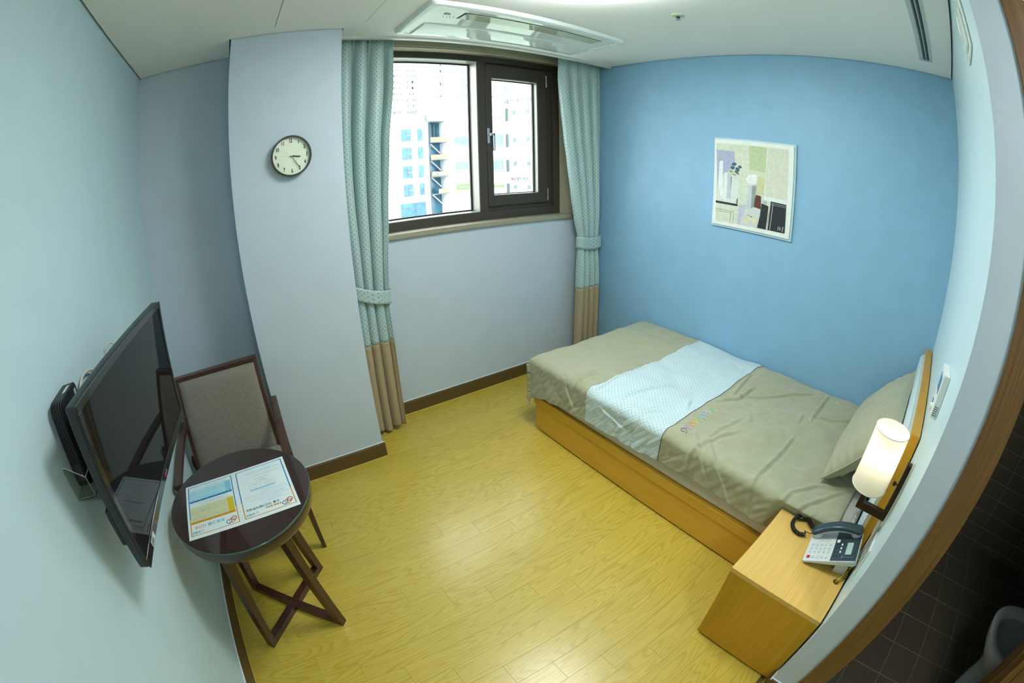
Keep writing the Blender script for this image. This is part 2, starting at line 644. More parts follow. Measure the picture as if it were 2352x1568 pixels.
# ---- baseboards with a bead of white caulk above and a yellow seal on the floor
def baseboard(name, x0, y0, x1, y1, nx, ny):
    """from (x0,y0) to (x1,y1), standing proud along (nx,ny)"""
    t, h = 0.012, 0.095
    o = BM()
    d = Vector((x1 - x0, y1 - y0, 0)).normalized()
    nrm = Vector((nx, ny, 0))
    prof = [(0, 0), (t, 0), (t, h - 0.008), (t - 0.004, h - 0.001), (t - 0.008, h), (0, h)]
    rings = []
    for q in (Vector((x0, y0, 0)), Vector((x1, y1, 0))):
        rings.append([o.verts.new(q + nrm * a + Vector((0, 0, b))) for a, b in prof])
    n = len(prof)
    for i in range(n):
        o.faces.new((rings[0][i], rings[0][(i + 1) % n], rings[1][(i + 1) % n], rings[1][i]))
    o.faces.new(rings[0][::-1]); o.faces.new(rings[1])
    bmesh.ops.recalc_face_normals(o, faces=o.faces)
    b = struct(name, o, m_base)
    c = BM()
    def strip(a0, a1, z0, z1):
        pts = []
        for q in (Vector((x0, y0, 0)), Vector((x1, y1, 0))):
            pts.append([q + nrm * a0 + Vector((0, 0, z0)), q + nrm * a1 + Vector((0, 0, z0)), q + nrm * a1 + Vector((0, 0, z1)), q + nrm * a0 + Vector((0, 0, z1))])
        v = [[c.verts.new(p) for p in r] for r in pts]
        for i in range(4):
            c.faces.new((v[0][i], v[0][(i + 1) % 4], v[1][(i + 1) % 4], v[1][i]))
        c.faces.new(v[0][::-1]); c.faces.new(v[1])
        bmesh.ops.recalc_face_normals(c, faces=c.faces)
    strip(0.0, 0.0045, h, h + 0.0035)
    obj('caulk_line', c, m_caulk, b)
    c = BM()
    strip(t, t + 0.004, 0.0, 0.0025)
    obj('floor_seal', c, m_seal, b)
baseboard('baseboard_left', 0, YE, 0, YA, 1, 0)
baseboard('baseboard_alcove', 0.012, YA, 0.5385, YA, 0, -1)
baseboard('baseboard_column', 0.5265, 3.623, 1.1005, 3.623, 0, -1)
baseboard('baseboard_column_side', 1.0885, 3.623, 1.0885, YB, 1, 0)
baseboard('baseboard_back', 1.1005, YB, XW, YB, 0, -1)
baseboard('baseboard_right', XW, Y0, XW, YB - 0.012, -1, 0)
baseboard('baseboard_front', 1.5475, Y0, XW - 0.012, Y0, 0, 1)
baseboard('baseboard_return', XC, 1.2535, XC, Y0, -1, 0)
baseboard('baseboard_passage', XC, YE, XC, 0.41, -1, 0)

# ---- curtain pocket trim
bm = BM()
box(bm, (1.0885, 3.758, 2.338), (XW, 3.790, 2.352), bev=0.003)
box(bm, (1.0885, 3.778, 2.350), (XW, 3.790, 2.475))
struct('trim_1', bm, m_trimw)

# ================================================================== window
bm = BM()   # beige liner boards: right reveal, left reveal, head
poly_prism(bm, [(2.841, 3.975), (2.855, 3.975), (2.855, 4.066), (2.790, 4.066)], 1.21, 2.362)
poly_prism(bm, [(1.20, 3.975), (1.21, 3.975), (1.25, 4.066), (1.20, 4.066)], 1.21, 2.362)
poly_prism(bm, [(3.984, 2.356), (4.066, 2.353), (4.066, 2.366), (3.984, 2.366)], 1.20, 2.85, axis='x')
box(bm, (1.19, 3.972, 2.364), (2.853, 3.9845, 2.476))
struct('trim_2', bm, m_beige)
bm = BM()
box(bm, (1.19, 3.962, 1.178), (2.853, 4.066, 1.209), bev=0.003)
struct('trim_3', bm, m_beige)

wroot = thing('window_1', (2.1, 4.065, 1.21), None, None)
wroot['kind'] = 'structure'
FY, FB = 4.065, 4.175
bm = BM()
box(bm, (1.25, FY, 1.208), (2.79, FB, 1.267), bev=0.002)
box(bm, (1.25, FY, 2.312), (2.79, FB, 2.357), bev=0.002)
box(bm, (2.728, FY, 1.266), (2.79, FB, 2.313), bev=0.002)
box(bm, (1.25, FY, 1.266), (1.31, FB, 2.313), bev=0.002)
obj('window_frame', bm, m_bronze, wroot)
bm = BM(); box(bm, (2.094, FY - 0.001, 1.266), (2.156, FB, 2.313), bev=0.002); obj('mullion', bm, m_bronze, wroot)
# silver reveal of the fixed light
bm = BM()
box(bm, (1.309, FY + 0.004, 1.2665), (2.0945, FB, 1.270))
box(bm, (1.309, FY + 0.004, 2.3095), (2.0945, FB, 2.313))
box(bm, (2.0905, FY + 0.004, 1.2665), (2.0945, FB, 2.313))
box(bm, (1.309, FY + 0.004, 1.2665), (1.313, FB, 2.313))
obj('reveal_lining', bm, m_alu, wroot)
bm = BM()
for (x0, z0, x1, z1) in ((1.313, 1.270, 2.0905, 1.279), (1.313, 2.300, 2.0905, 2.3095), (2.079, 1.279, 2.0905, 2.300), (1.313, 1.279, 1.322, 2.300)):
    box(bm, (x0, 4.162, z0), (x1, 4.176, z1))
obj('gasket', bm, m_gasket, wroot)
bm = BM(); box(bm, (1.313, 4.166, 1.270), (2.0905, 4.171, 2.3095)); obj('pane', bm, m_glass, wroot)
# recess plate behind the sash, then the sash
bm = BM()
box(bm, (2.155, 4.088, 1.266), (2.20, 4.112, 2.313)); box(bm, (2.60, 4.088, 1.266), (2.729, 4.112, 2.313))
box(bm, (2.20, 4.088, 1.266), (2.60, 4.112, 1.362)); box(bm, (2.20, 4.088, 2.211), (2.60, 4.112, 2.313))
obj('sash_stop', bm, m_bronze, wroot)
bm = BM()
sx0, sx1, sz0, sz1 = 2.160, 2.668, 1.300, 2.296
box(bm, (sx0, 4.066, sz0), (2.2075, 4.10, sz1), bev=0.002); box(bm, (2.5895, 4.066, sz0), (sx1, 4.10, sz1), bev=0.002)
box(bm, (2.2065, 4.066, sz0), (2.5905, 4.10, 1.373), bev=0.002); box(bm, (2.2065, 4.066, 2.200), (2.5905, 4.10, sz1), bev=0.002)
sash = obj('sash', bm, m_bronze, wroot)
bm = BM()
box(bm, (2.5865, 4.072, 1.373), (2.5897, 4.125, 2.200)); box(bm, (2.2073, 4.072, 1.373), (2.210, 4.125, 2.200))
box(bm, (2.2073, 4.072, 1.373), (2.5897, 4.125, 1.3755)); box(bm, (2.2073, 4.072, 2.1975), (2.5897, 4.125, 2.200))
obj('reveal_lining', bm, m_alu, wroot)
bm = BM()
for (x0, z0, x1, z1) in ((2.210, 1.3755, 2.5865, 1.381), (2.210, 2.191, 2.5865, 2.1975), (2.576, 1.381, 2.5865, 2.191), (2.210, 1.381, 2.213, 2.191)):
    box(bm, (x0, 4.110, z0), (x1, 4.124, z1))
obj('gasket', bm, m_gasket, wroot)
bm = BM(); box(bm, (2.210, 4.113, 1.3755), (2.5865, 4.118, 2.1975)); obj('pane', bm, m_glass, wroot)
bm = BM(); box(bm, (2.1615, 4.058, 1.733), (2.181, 4.067, 1.840), bev=0.003); hp = obj('handle_plate', bm, m_chrome, sash)
bm = BM()
box(bm, (2.164, 4.040, 1.785), (2.180, 4.060, 1.803), bev=0.003)
box(bm, (2.164, 4.028, 1.785), (2.204, 4.042, 1.803), bev=0.003)
box(bm, (2.189, 4.028, 1.680), (2.203, 4.042, 1.803), bev=0.004)
obj('lever', bm, m_chrome, sash)
for zz in (2.173, 1.313):
    bm = BM()
    lathe(bm, [(0.0045, 0.0), (0.0045, 0.047)], (2.672, 4.064, zz), n=12)
    lathe(bm, [(0.0045, 0.050), (0.0045, 0.090)], (2.672, 4.064, zz), n=12)
    obj('hinge', bm, m_chrome, sash, auto=40)

# ================================================================== door to the bathroom (frame only, door folded away out of sight)
droot = thing('door_1', (XC, 0.85, 0), None, None)
droot['kind'] = 'structure'
bm = BM()
box(bm, (XC - 0.010, 1.170, 0), (XC + 0.001, 1.2535, 2.15), bev=0.002)
box(bm, (XC - 0.010, 0.410, 0), (XC + 0.001, 0.49, 2.15), bev=0.002)
box(bm, (XC - 0.010, 0.49, 2.07), (XC + 0.001, 1.170, 2.15), bev=0.002)
obj('casing', bm, m_casing, droot)
bm = BM()
box(bm, (XC, 1.166, 0), (XC + 0.10, 1.2535, 2.15), bev=0.001)
box(bm, (XC, 0.470, 0), (XC + 0.10, 0.535, 2.15), bev=0.001)
box(bm, (XC, 0.535, 2.07), (XC + 0.10, 1.166, 2.15), bev=0.001)
box(bm, (XC + 0.035, 1.155, 0), (XC + 0.075, 1.168, 2.07), bev=0.001)
box(bm, (XC + 0.035, 0.533, 0), (XC + 0.075, 0.546, 2.07), bev=0.001)
obj('jamb', bm, m_casing, droot)
bm = BM(); box(bm, (XC - 0.005, 0.535, -0.01), (XC + 0.10, 1.166, 0.012), bev=0.003); obj('threshold', bm, m_casing, droot)

# ================================================================== bathroom
bm = BM(); box(bm, (1.61, -1.3, -0.12), (3.2, 1.26, -0.0012)); bf = struct('floor_bathroom', bm, m_grout)
def small_box_mesh(name, sx, sy, sz, m, bev=0.001):
    b = BM(); box(b, (0, 0, 0), (sx, sy, sz), bev=bev, seg=1)
    me = bpy.data.meshes.new(name); b.to_mesh(me); b.free(); me.materials.append(m)
    return me
tm = small_box_mesh('tile', 0.1925, 0.192, 0.008, m_tile)
for i in range(-2, 5):
    for j in range(-8, 3):
        x, y = 2.104 + 0.1955 * i, 0.665 + 0.195 * j
        if x + 0.193 > 3.09 or y + 0.193 > 1.2535 or y < -1.1:
            continue
        if x < 1.66: continue
        o = bpy.data.objects.new('tile', tm); COL.objects.link(o); o.parent = bf; o.location = (x + 0.001, y + 0.001, -0.008)
tms = small_box_mesh('tile', 0.049, 0.192, 0.008, m_tile)
for j in range(-8, 3):
    o = bpy.data.objects.new('tile', tms); COL.objects.link(o); o.parent = bf; o.location = (1.661, 0.666 + 0.195 * j, -0.008)
bm = BM(); box(bm, (3.0725, -1.3, -0.12), (3.2, 1.26, 2.6)); bw = struct('wall_bathroom', bm, m_grout)
tmw = small_box_mesh('tile', 0.008, 0.3885, 0.0955, m_tile)
for j in range(-4, 3):
    for k in range(-1, 14):
        y, z = 0.0735 + 0.3915 * j, 0.0455 + 0.0985 * k
        if y + 0.3885 > 1.2535 or z < -0.06:
            continue
        o = bpy.data.objects.new('tile', tmw); COL.objects.link(o); o.parent = bw; o.location = (3.071, y, z + 0.001)
bm = BM(); box(bm, (1.66, -1.3, -0.12), (3.08, -1.15, 2.6)); struct('wall_bathroom_end', bm, m_tile)
bm = BM(); box(bm, (1.61, -1.3, 2.35), (3.2, 1.2535, 2.5)); struct('ceiling_bathroom', bm, m_ceil)

m_cer = mat('white_ceramic', (0.62, 0.62, 0.66), rough=0.06, coat=0.5)
m_cer2 = mat('grey_basin', (0.36, 0.40, 0.44), rough=0.12)  # inside of the bowl, greyer than the white rim
toilet = thing('toilet', (2.03, 0.15, 0), 'white ceramic toilet bowl seen through the dark bathroom doorway', 'toilet')
def oval(cx, y0, y1, w, n=48, sq=2.4):
    pts = []
    cy, ry = (y0 + y1) / 2, (y1 - y0) / 2
    for i in range(n):
        a = 2 * PI * i / n
        c, s = math.cos(a), math.sin(a)
        pts.append((cx + w / 2 * math.copysign(abs(c) ** (2 / sq), c), cy + ry * math.copysign(abs(s) ** (2 / sq), s)))
    return pts
def loft(bm, sections, cap0=True, cap1=True, mi=0):
    rings = [[bm.verts.new((x, y, z)) for x, y in pts] for pts, z in sections]
    fs = []
    for a, b in zip(rings[:-1], rings[1:]):
        n = len(a)
        for i in range(n):
            fs.append(bm.faces.new((a[i], a[(i + 1) % n], b[(i + 1) % n], b[i])))
    if cap0: fs.append(bm.faces.new(rings[0][::-1]))
    if cap1: fs.append(bm.faces.new(rings[-1]))
    for f in fs: f.material_index = mi
    bmesh.ops.recalc_face_normals(bm, faces=fs)
cx = 2.03
bm = BM()
loft(bm, [(oval(cx, -0.22, 0.335, 0.21), 0.0), (oval(cx, -0.22, 0.340, 0.22), 0.10), (oval(cx, -0.22, 0.335, 0.24), 0.19),
          (oval(cx, -0.22, 0.385, 0.31), 0.27), (oval(cx, -0.22, 0.455, 0.375), 0.345), (oval(cx, -0.22, 0.475, 0.40), 0.385), (oval(cx, -0.22, 0.478, 0.402), 0.40),
          (oval(cx, -0.20, 0.465, 0.385), 0.405), (oval(cx, -0.03, 0.425, 0.29), 0.402), (oval(cx, 0.0, 0.41, 0.26), 0.385)], cap1=False)
obj('bowl', bm, m_cer, toilet, auto=50)
bm = BM()
loft(bm, [(oval(cx, 0.0, 0.41, 0.262), 0.386), (oval(cx, 0.03, 0.38, 0.22), 0.34), (oval(cx, 0.08, 0.30, 0.12), 0.27)], cap0=False)
obj('basin', bm, m_cer2, toilet, smooth=True)
bm = BM(); box(bm, (cx - 0.20, -0.42, 0.40), (cx + 0.20, -0.22, 0.80), bev=0.02, seg=3); obj('cistern', bm, m_cer, toilet)
bm = BM(); box(bm, (cx - 0.12, -0.42, 0.0), (cx + 0.12, -0.20, 0.401), bev=0.015); obj('base', bm, m_cer, toilet)

# ================================================================== ceiling fittings
m_led = mat('led_diffuser', (0.9, 0.95, 0.93), rough=0.5, emit=(0.94, 1.0, 0.95), estr=LAMP_STRENGTH)
lt = thing('ceiling_light', (1.656, 2.594, H), 'large round bright ceiling light above the middle of the room', 'light')
bm = BM(); lathe(bm, [(0.300, H - 0.006), (0.319, H - 0.006), (0.320, H - 0.001), (0.300, H + 0.0)], (1.656, 2.594, 0), n=96, close=True); obj('rim', bm, m_white, lt, auto=40)
bm = BM(); lathe(bm, [(0.02, H - 0.056), (0.20, H - 0.055), (0.295, H - 0.053), (0.311, H - 0.048), (0.316, H - 0.040), (0.316, H - 0.006)], (1.656, 2.594, 0), n=96); obj('diffuser', bm, m_led, lt, smooth=True)
m_led2 = mat('entry_lamp_diffuser', (0.9, 0.95, 0.93), rough=0.5, emit=(0.95, 1.0, 0.96), estr=ENTRY_STRENGTH)
lt2 = thing('ceiling_light', (0.85, 0.62, H), 'round ceiling light over the entry passage behind the camera', 'light')
bm = BM(); lathe(bm, [(0.168, H - 0.012), (0.18, H - 0.012), (0.182, H - 0.002), (0.168, H)], (0.85, 0.62, 0), n=64, close=True); obj('rim', bm, m_white, lt2, auto=40)
bm = BM(); lathe(bm, [(0.02, H - 0.060), (0.12, H - 0.058), (0.165, H - 0.050), (0.168, H - 0.040), (0.168, H - 0.001)], (0.85, 0.62, 0), n=64); obj('diffuser', bm, m_led2, lt2, smooth=True)

# access hatch: thin dark plate painted as the shade of the joint, and the flush panel
hatch = thing('access_hatch', (0.96, 3.308, H), 'square white access hatch flush in the ceiling by the column', 'hatch')
bm = BM(); box(bm, (0.744, 3.093, H - 0.0006), (1.180, 3.527, H + 0.0)); obj('joint_shade', bm, m_gap, hatch)
bm = BM(); box(bm, (0.7465, 3.0955, H - 0.0016), (1.1775, 3.5245, H - 0.0004)); obj('panel', bm, m_ceil, hatch)

# ceiling cassette air conditioner
ac = thing('air_conditioner', (1.955, 3.418, H), 'long glossy white ceiling air conditioner in front of the window', 'air conditioner')
X0_, X1_, Ya_, Yb_ = 1.366, 2.546, 3.182, 3.655
bm = BM()
def ring(z, d):
    return [(X0_ + d, Ya_ + d), (X1_ - d, Ya_ + d), (X1_ - d, Yb_ - d), (X0_ + d, Yb_ - d)]
def rrect(d, r=0.02, k=5):
    x0, x1, y0, y1 = X0_ + d, X1_ - d, Ya_ + d, Yb_ - d
    pts = []
    for cx_, cy_, a0 in ((x1 - r, y1 - r, 0), (x0 + r, y1 - r, 90), (x0 + r, y0 + r, 180), (x1 - r, y0 + r, 270)):
        for i in range(k + 1):
            a = math.radians(a0 + 90 * i / k)
            pts.append((cx_ + r * math.cos(a), cy_ + r * math.sin(a)))
    return pts
loft(bm, [(rrect(0.0), H), (rrect(0.001), H - 0.012), (rrect(0.006), H - 0.020), (rrect(0.022), H - 0.026), (rrect(0.030), H - 0.0262), (rrect(0.034), H - 0.023)], cap0=False)
obj('body_panel', bm, m_whitegl, ac, auto=30)
bm = BM()
pts = [(1.445, 3.447), (2.505, 3.452), (2.505, 3.622), (1.445, 3.622)]
def inset(P, d):
    return [(P[0][0] + d, P[0][1] + d), (P[1][0] - d, P[1][1] + d), (P[2][0] - d, P[2][1] - d), (P[3][0] + d, P[3][1] - d)]
loft(bm, [(pts, H - 0.022), (inset(pts, 0.003), H - 0.031), (inset(pts, 0.03), H - 0.037), (inset(pts, 0.06), H - 0.038)], cap0=False)
obj('intake_grille', bm, m_whitegl, ac, auto=25)
bm = BM(); box(bm, (1.560, 3.252, H - 0.0236), (2.418, 3.342, H - 0.0226)); obj('outlet_slot', bm, m_gasket, ac)
m_vane = mat('vane_satin', (0.52, 0.56, 0.46), rough=0.03, coat=0.5)
bm = BM(); box(bm, (1.567, 3.257, H - 0.0275), (2.411, 3.334, H - 0.0235), bev=0.001); obj('air_vane', bm, m_vane, ac)
m_grey = mat('grey_print', (0.28, 0.31, 0.30), rough=0.4)
for i in range(4):
    bm = BM(); lathe(bm, [(0.0025, H - 0.0272), (0.0025, H - 0.0248)], (1.487 + 0.018 * i, 3.33, 0), n=10); obj('indicator', bm, m_grey, ac)
bm = BM(); box(bm, (1.475, 3.285, H - 0.0270), (1.505, 3.299, H - 0.0248), bev=0.0004); obj('sensor', bm, m_grey, ac)

# linear air diffuser near the head wall
ld = thing('linear_diffuser', (2.29, 1.508, H), 'long twin-slot air diffuser in the ceiling over the bed head', 'air vent')
bm = BM(); box(bm, (1.75, 1.470, H - 0.004), (2.833, 1.546, H), bev=0.001)
m_dplate = mat('diffuser_plate', (0.55, 0.60, 0.55), rough=0.4)
obj('plate', bm, m_dplate, ld)
for (a, b) in ((1.489, 1.503), (1.509, 1.523)):
    bm = BM(); box(bm, (1.79, a, H - 0.0052), (2.800, b, H - 0.0035)); obj('slot', bm, m_gasket, ld)
    bm = BM(); box(bm, (1.79, a + 0.009, H - 0.0062), (2.795, a + 0.011, H - 0.0048)); obj('blade', bm, m_grey, ld)
bm = BM(); box(bm, (2.801, 1.487, H - 0.0055), (2.815, 1.525, H - 0.003), bev=0.0005); obj('end_cap', bm, m_chrome, ld)

# sprinkler head
m_dark = mat('dark_metal', (0.05, 0.07, 0.08), rough=0.3, metal=0.7)
m_ivory = mat('ivory_plastic', (0.60, 0.62, 0.42), rough=0.4)
sp = thing('sprinkler_head', (2.312, 2.655, H), 'small fire sprinkler head with ivory rosette on the ceiling', 'sprinkler')
bm = BM(); lathe(bm, [(0.011, H), (0.032, H), (0.031, H - 0.003), (0.018, H - 0.006), (0.011, H - 0.006)], (2.312, 2.655, 0), n=32); obj('rosette', bm, m_ivory, sp, auto=40)
bm = BM(); lathe(bm, [(0.010, H - 0.003), (0.010, H - 0.012), (0.006, H - 0.014), (0.006, H - 0.020)], (2.312, 2.655, 0), n=20); obj('nozzle', bm, m_dark, sp, auto=40)
bm = BM(); lathe(bm, [(0.002, H - 0.020), (0.011, H - 0.021), (0.012, H - 0.024), (0.002, H - 0.024)], (2.312, 2.655, 0), n=20); obj('deflector', bm, m_chrome, sp, auto=40)
# ================================================================== furniture materials
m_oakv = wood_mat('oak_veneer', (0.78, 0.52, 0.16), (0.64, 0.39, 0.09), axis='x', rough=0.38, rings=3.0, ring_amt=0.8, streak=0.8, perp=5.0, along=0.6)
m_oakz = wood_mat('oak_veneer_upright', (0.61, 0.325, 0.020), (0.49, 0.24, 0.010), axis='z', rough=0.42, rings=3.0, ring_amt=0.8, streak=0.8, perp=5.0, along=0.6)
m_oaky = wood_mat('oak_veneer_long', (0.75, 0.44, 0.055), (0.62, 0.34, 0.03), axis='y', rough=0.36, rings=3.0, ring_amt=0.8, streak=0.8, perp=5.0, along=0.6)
m_walnut = wood_mat('dark_stained_wood', (0.075, 0.025, 0.011), (0.040, 0.012, 0.006), axis='z', rough=0.33, rings=3.0, ring_amt=0.8, streak=0.7, coat=0.3, perp=5.0)
m_linen = mat('taupe_linen', (0.335, 0.335, 0.215), rough=0.85, var=0.10, vscale=420, bump=0.3, bscale=1600, stretch=(1, 1, 1), sheen=0.3, bdist=0.0008)
m_sheet = mat('grey_white_sheet', (0.56, 0.55, 0.53), rough=0.8, bump=0.2, bscale=60)
m_pad = mat('quilted_pad_grey', (0.42, 0.41, 0.36), rough=0.8, bump=0.3, bscale=70, bdist=0.003)
m_band = dots_mat('dotted_pale_aqua', (0.50, 0.62, 0.64), (0.20, 0.20, 0.14), 0.0235, 0.0022, rough=0.75, sheen=0.2)
m_curt = dots_mat('dotted_aqua_satin', (0.36, 0.51, 0.51), (0.22, 0.155, 0.08), 0.027, 0.0030, rough=0.40, sheen=0.3, coat=0.0)
m_tan = mat('tan_curtain_cloth', (0.36, 0.29, 0.165), rough=0.6, var=0.05, vscale=60, bump=0.15, bscale=900, sheen=0.2)
m_pipe = mat('dark_piping', (0.10, 0.11, 0.09), rough=0.7)
m_black = mat('black_plastic', (0.012, 0.013, 0.015), rough=0.3)
m_grayfab = mat('heathered_grey_fabric', (0.19, 0.17, 0.135), rough=0.85, var=0.22, vscale=34, stretch=(9, 9, 1.2), bump=0.15, bscale=120, sheen=0.3, bdist=0.001)

# ================================================================== bed
bed = thing('bed', (2.5, 2.37, 0), 'single bed with oak base and upholstered headboard against the blue wall', 'bed')
bm = BM(); box(bm, (2.012, 1.44, 0.0), (3.02, 3.33, 0.012)); obj('plinth', bm, m_gasket, bed)
bm = BM(); box(bm, (2.0, 1.40, 0.010), (3.030, 3.342, 0.182), bev=0.0015); obj('base', bm, m_oaky, bed)
def rounded(x0, x1, y0, y1, r, corners, k=8):
    pts = []
    for cx_, cy_, a0, on in ((x1, y1, 0, corners[0]), (x0, y1, 90, corners[1]), (x0, y0, 180, corners[2]), (x1, y0, 270, corners[3])):
        if not on:
            pts.append((cx_, cy_)); continue
        ccx = cx_ + (-r if a0 in (0, 270) else r)
        ccy = cy_ + (-r if a0 in (0, 90) else r)
        for i in range(k + 1):
            a = math.radians(a0 + 90 * i / k)
            pts.append((ccx + r * math.cos(a), ccy + r * math.sin(a)))
    return pts
bm = BM()
R0 = rounded(1.992, 3.034, 1.40, 3.392, 0.055, (0, 1, 0, 0))
R1 = rounded(1.995, 3.034, 1.40, 3.389, 0.055, (0, 1, 0, 0))
loft(bm, [(R1, 0.182), (R0, 0.186), (R0, 0.236), (R1, 0.240)])
obj('platform', bm, m_oaky, bed, auto=35)
hb = None
bm = BM(); box(bm, (1.999, 1.358, 0.0), (3.040, 1.396, 0.944), bev=0.0015)
hb = obj('headboard', bm, m_oakz, bed)
bm = BM()
prof = [(2.03, 1.396), (3.012, 1.396), (3.012, 1.410), (2.99, 1.424), (2.05, 1.424), (2.03, 1.410)]
loft(bm, [([(x, 1.3955 if y < 1.397 else y - 0.012) for x, y in prof], 0.922), (prof, 0.905), (prof, 0.42), (prof, 0.26)])
cu = obj('cushion_panel', bm, m_band, hb, auto=40)
uvl = cu.data.uv_layers.new(name='uv')
for lp in cu.data.loops:
    v = cu.data.vertices[lp.vertex_index].co
    uvl.data[lp.index].uv = (v.x + 5, v.z + v.y + 5)

mt = thing('mattress', (2.52, 2.38, 0.247), 'white mattress on the oak bed, its side showing under the quilt', 'mattress')
bm = BM(); box(bm, (2.002, 1.432, 0.240), (3.030, 3.310, 0.462), bev=0.03, seg=4); obj('body', bm, m_sheet, mt, auto=50)
def padf(u, v):
    x = 3.025 - u * 1.03
    y = 1.436 + v * 1.80
    z = 0.468
    zz = z + 0.004 * mnoise.noise(Vector((x * 9, y * 9, 3.1))) - 0.006 * max(0, 1 - abs(math.sin(x * 22 + 2.2 * math.sin(y * 30))) * 9)
    d = x - 2.035
    if d < 0:
        zz -= 0.6 * abs(d) + 9 * d * d
    e = y - 1.46
    if e < 0:
        zz -= 30 * e * e
    return (x, y, zz)
grid_mesh('quilted_pad', padf, 150, 60, m_pad, mt, thick=-0.004)

# ---- quilt
CREASES = [[(3.017,1.906),(2.752,1.906),(2.587,1.895)],[(2.396,1.914),(2.211,1.919),(2.043,1.928),(1.911,1.905),(1.794,1.881)],[(2.228,2.144),(2.129,2.193),(2.015,2.226)],
 [(2.362,2.185),(2.174,2.222),(2.015,2.226)],[(2.015,2.226),(1.906,2.232),(1.853,2.234)],[(2.081,2.293),(2.015,2.233),(1.951,2.178),(1.864,2.12)],
 [(2.088,2.218),(2.004,2.141),(1.903,2.048),(1.793,1.954)],[(2.937,1.971),(2.77,2.118),(2.613,2.224),(2.509,2.335)],[(2.633,1.953),(2.537,1.946),(2.538,1.978)],
 [(2.43,2.183),(2.365,2.146)],[(2.251,1.533),(2.144,1.6),(2.038,1.656),(1.939,1.706)],[(2.255,1.527),(2.166,1.677),(2.044,1.757),(1.9,1.774)],
 [(2.838,1.631),(2.713,1.8),(2.661,1.906)],[(2.683,2.293),(2.507,2.301),(2.383,2.376)],[(2.851,2.385),(2.665,2.36),(2.512,2.34)],
 [(2.568,3.113),(2.661,3.091),(2.752,3.073)],[(2.312,2.477),(2.239,2.445),(2.206,2.425)],[(1.947,2.967),(2.054,2.968),(2.151,2.951)],
 [(1.978,2.85),(2.098,2.862),(2.264,2.876),(2.49,2.873)],[(1.966,2.539),(2.01,2.546),(2.112,2.506)],[(1.964,3.066),(1.882,3.018),(1.833,2.976)],
 [(1.93,2.80),(1.90,2.70),(1.88,2.60)],[(2.012,2.709),(2.207,2.679),(2.407,2.596)],[(2.9,3.05),(2.95,2.95),(3.02,2.9)],[(1.99,1.62),(1.9,1.65),(1.8,1.66)]]
CAMP = [random.uniform(0.006, 0.011) for _ in CREASES]
def seg_d(p, a, b):
    ax, ay = a
    bx, by = b
    dx, dy = bx - ax, by - ay
    t = ((p[0] - ax) * dx + (p[1] - ay) * dy) / (dx * dx + dy * dy)
    tt = max(0.0, min(1.0, t))
    qx, qy = ax + dx * tt, ay + dy * tt
    side = (dx * (p[1] - ay) - dy * (p[0] - ax))
    return math.hypot(p[0] - qx, p[1] - qy), side
def crease_h(x, y):
    h = 0.0
    for ci, (c, a) in enumerate(zip(CREASES, CAMP)):
        best = 1e9
        sd = 1
        n = len(c) - 1
        for i in range(n):
            if abs(x - c[i][0]) > 0.35 and abs(y - c[i][1]) > 0.35:
                continue
            d, s = seg_d((x, y), c[i], c[i + 1])
            if d < best:
                best, sd = d, s
                # fade toward the ends of the crease
                e0 = math.hypot(x - c[0][0], y - c[0][1])
                e1 = math.hypot(x - c[-1][0], y - c[-1][1])
                fade = min(1.0, min(e0, e1) / 0.07 + 0.15)
        if best < 0.06:
            sgn = 1 if sd > 0 else -1
            w = 0.0095
            h += a * fade * (math.exp(-(best / w) ** 2) - 0.55 * math.exp(-((best * sgn - 0.016) / w) ** 2))
    return h
QR = 0.042
QX, QY = 2.006, 3.336       # where the bend begins (near side, foot side)
ZT = 0.500
def bend(d, r=QR):
    if d <= 0:
        return d, 0.0
    L = r * PI / 2
    if d < L:
        a = d / r
        return r * math.sin(a), r * (1 - math.cos(a))
    return r, r + (d - L)
def hem_len(y):
    # cloth length below the bend along the near side, so the hem rises towards the head
    T_ = [(3.40, 0.215), (3.334, 0.236), (3.22, 0.272), (3.145, 0.283), (2.90, 0.304), (2.5, 0.320), (2.39, 0.336), (2.27, 0.334), (2.15, 0.347), (2.02, 0.337), (1.80, 0.324), (1.4, 0.32)]
    z = T_[-1][1]
    for (ya_, za_), (yb2_, zb2_) in zip(T_[:-1], T_[1:]):
        if y <= ya_ and y >= yb2_:
            z = za_ + (zb2_ - za_) * (ya_ - y) / (ya_ - yb2_)
            break
    z += 0.003 * math.sin(y * 31.0 + 1.0) + 0.0022 * math.sin(y * 67)
    return (ZT - z) - QR + QR * PI / 2
FOOT_LEN = 0.222
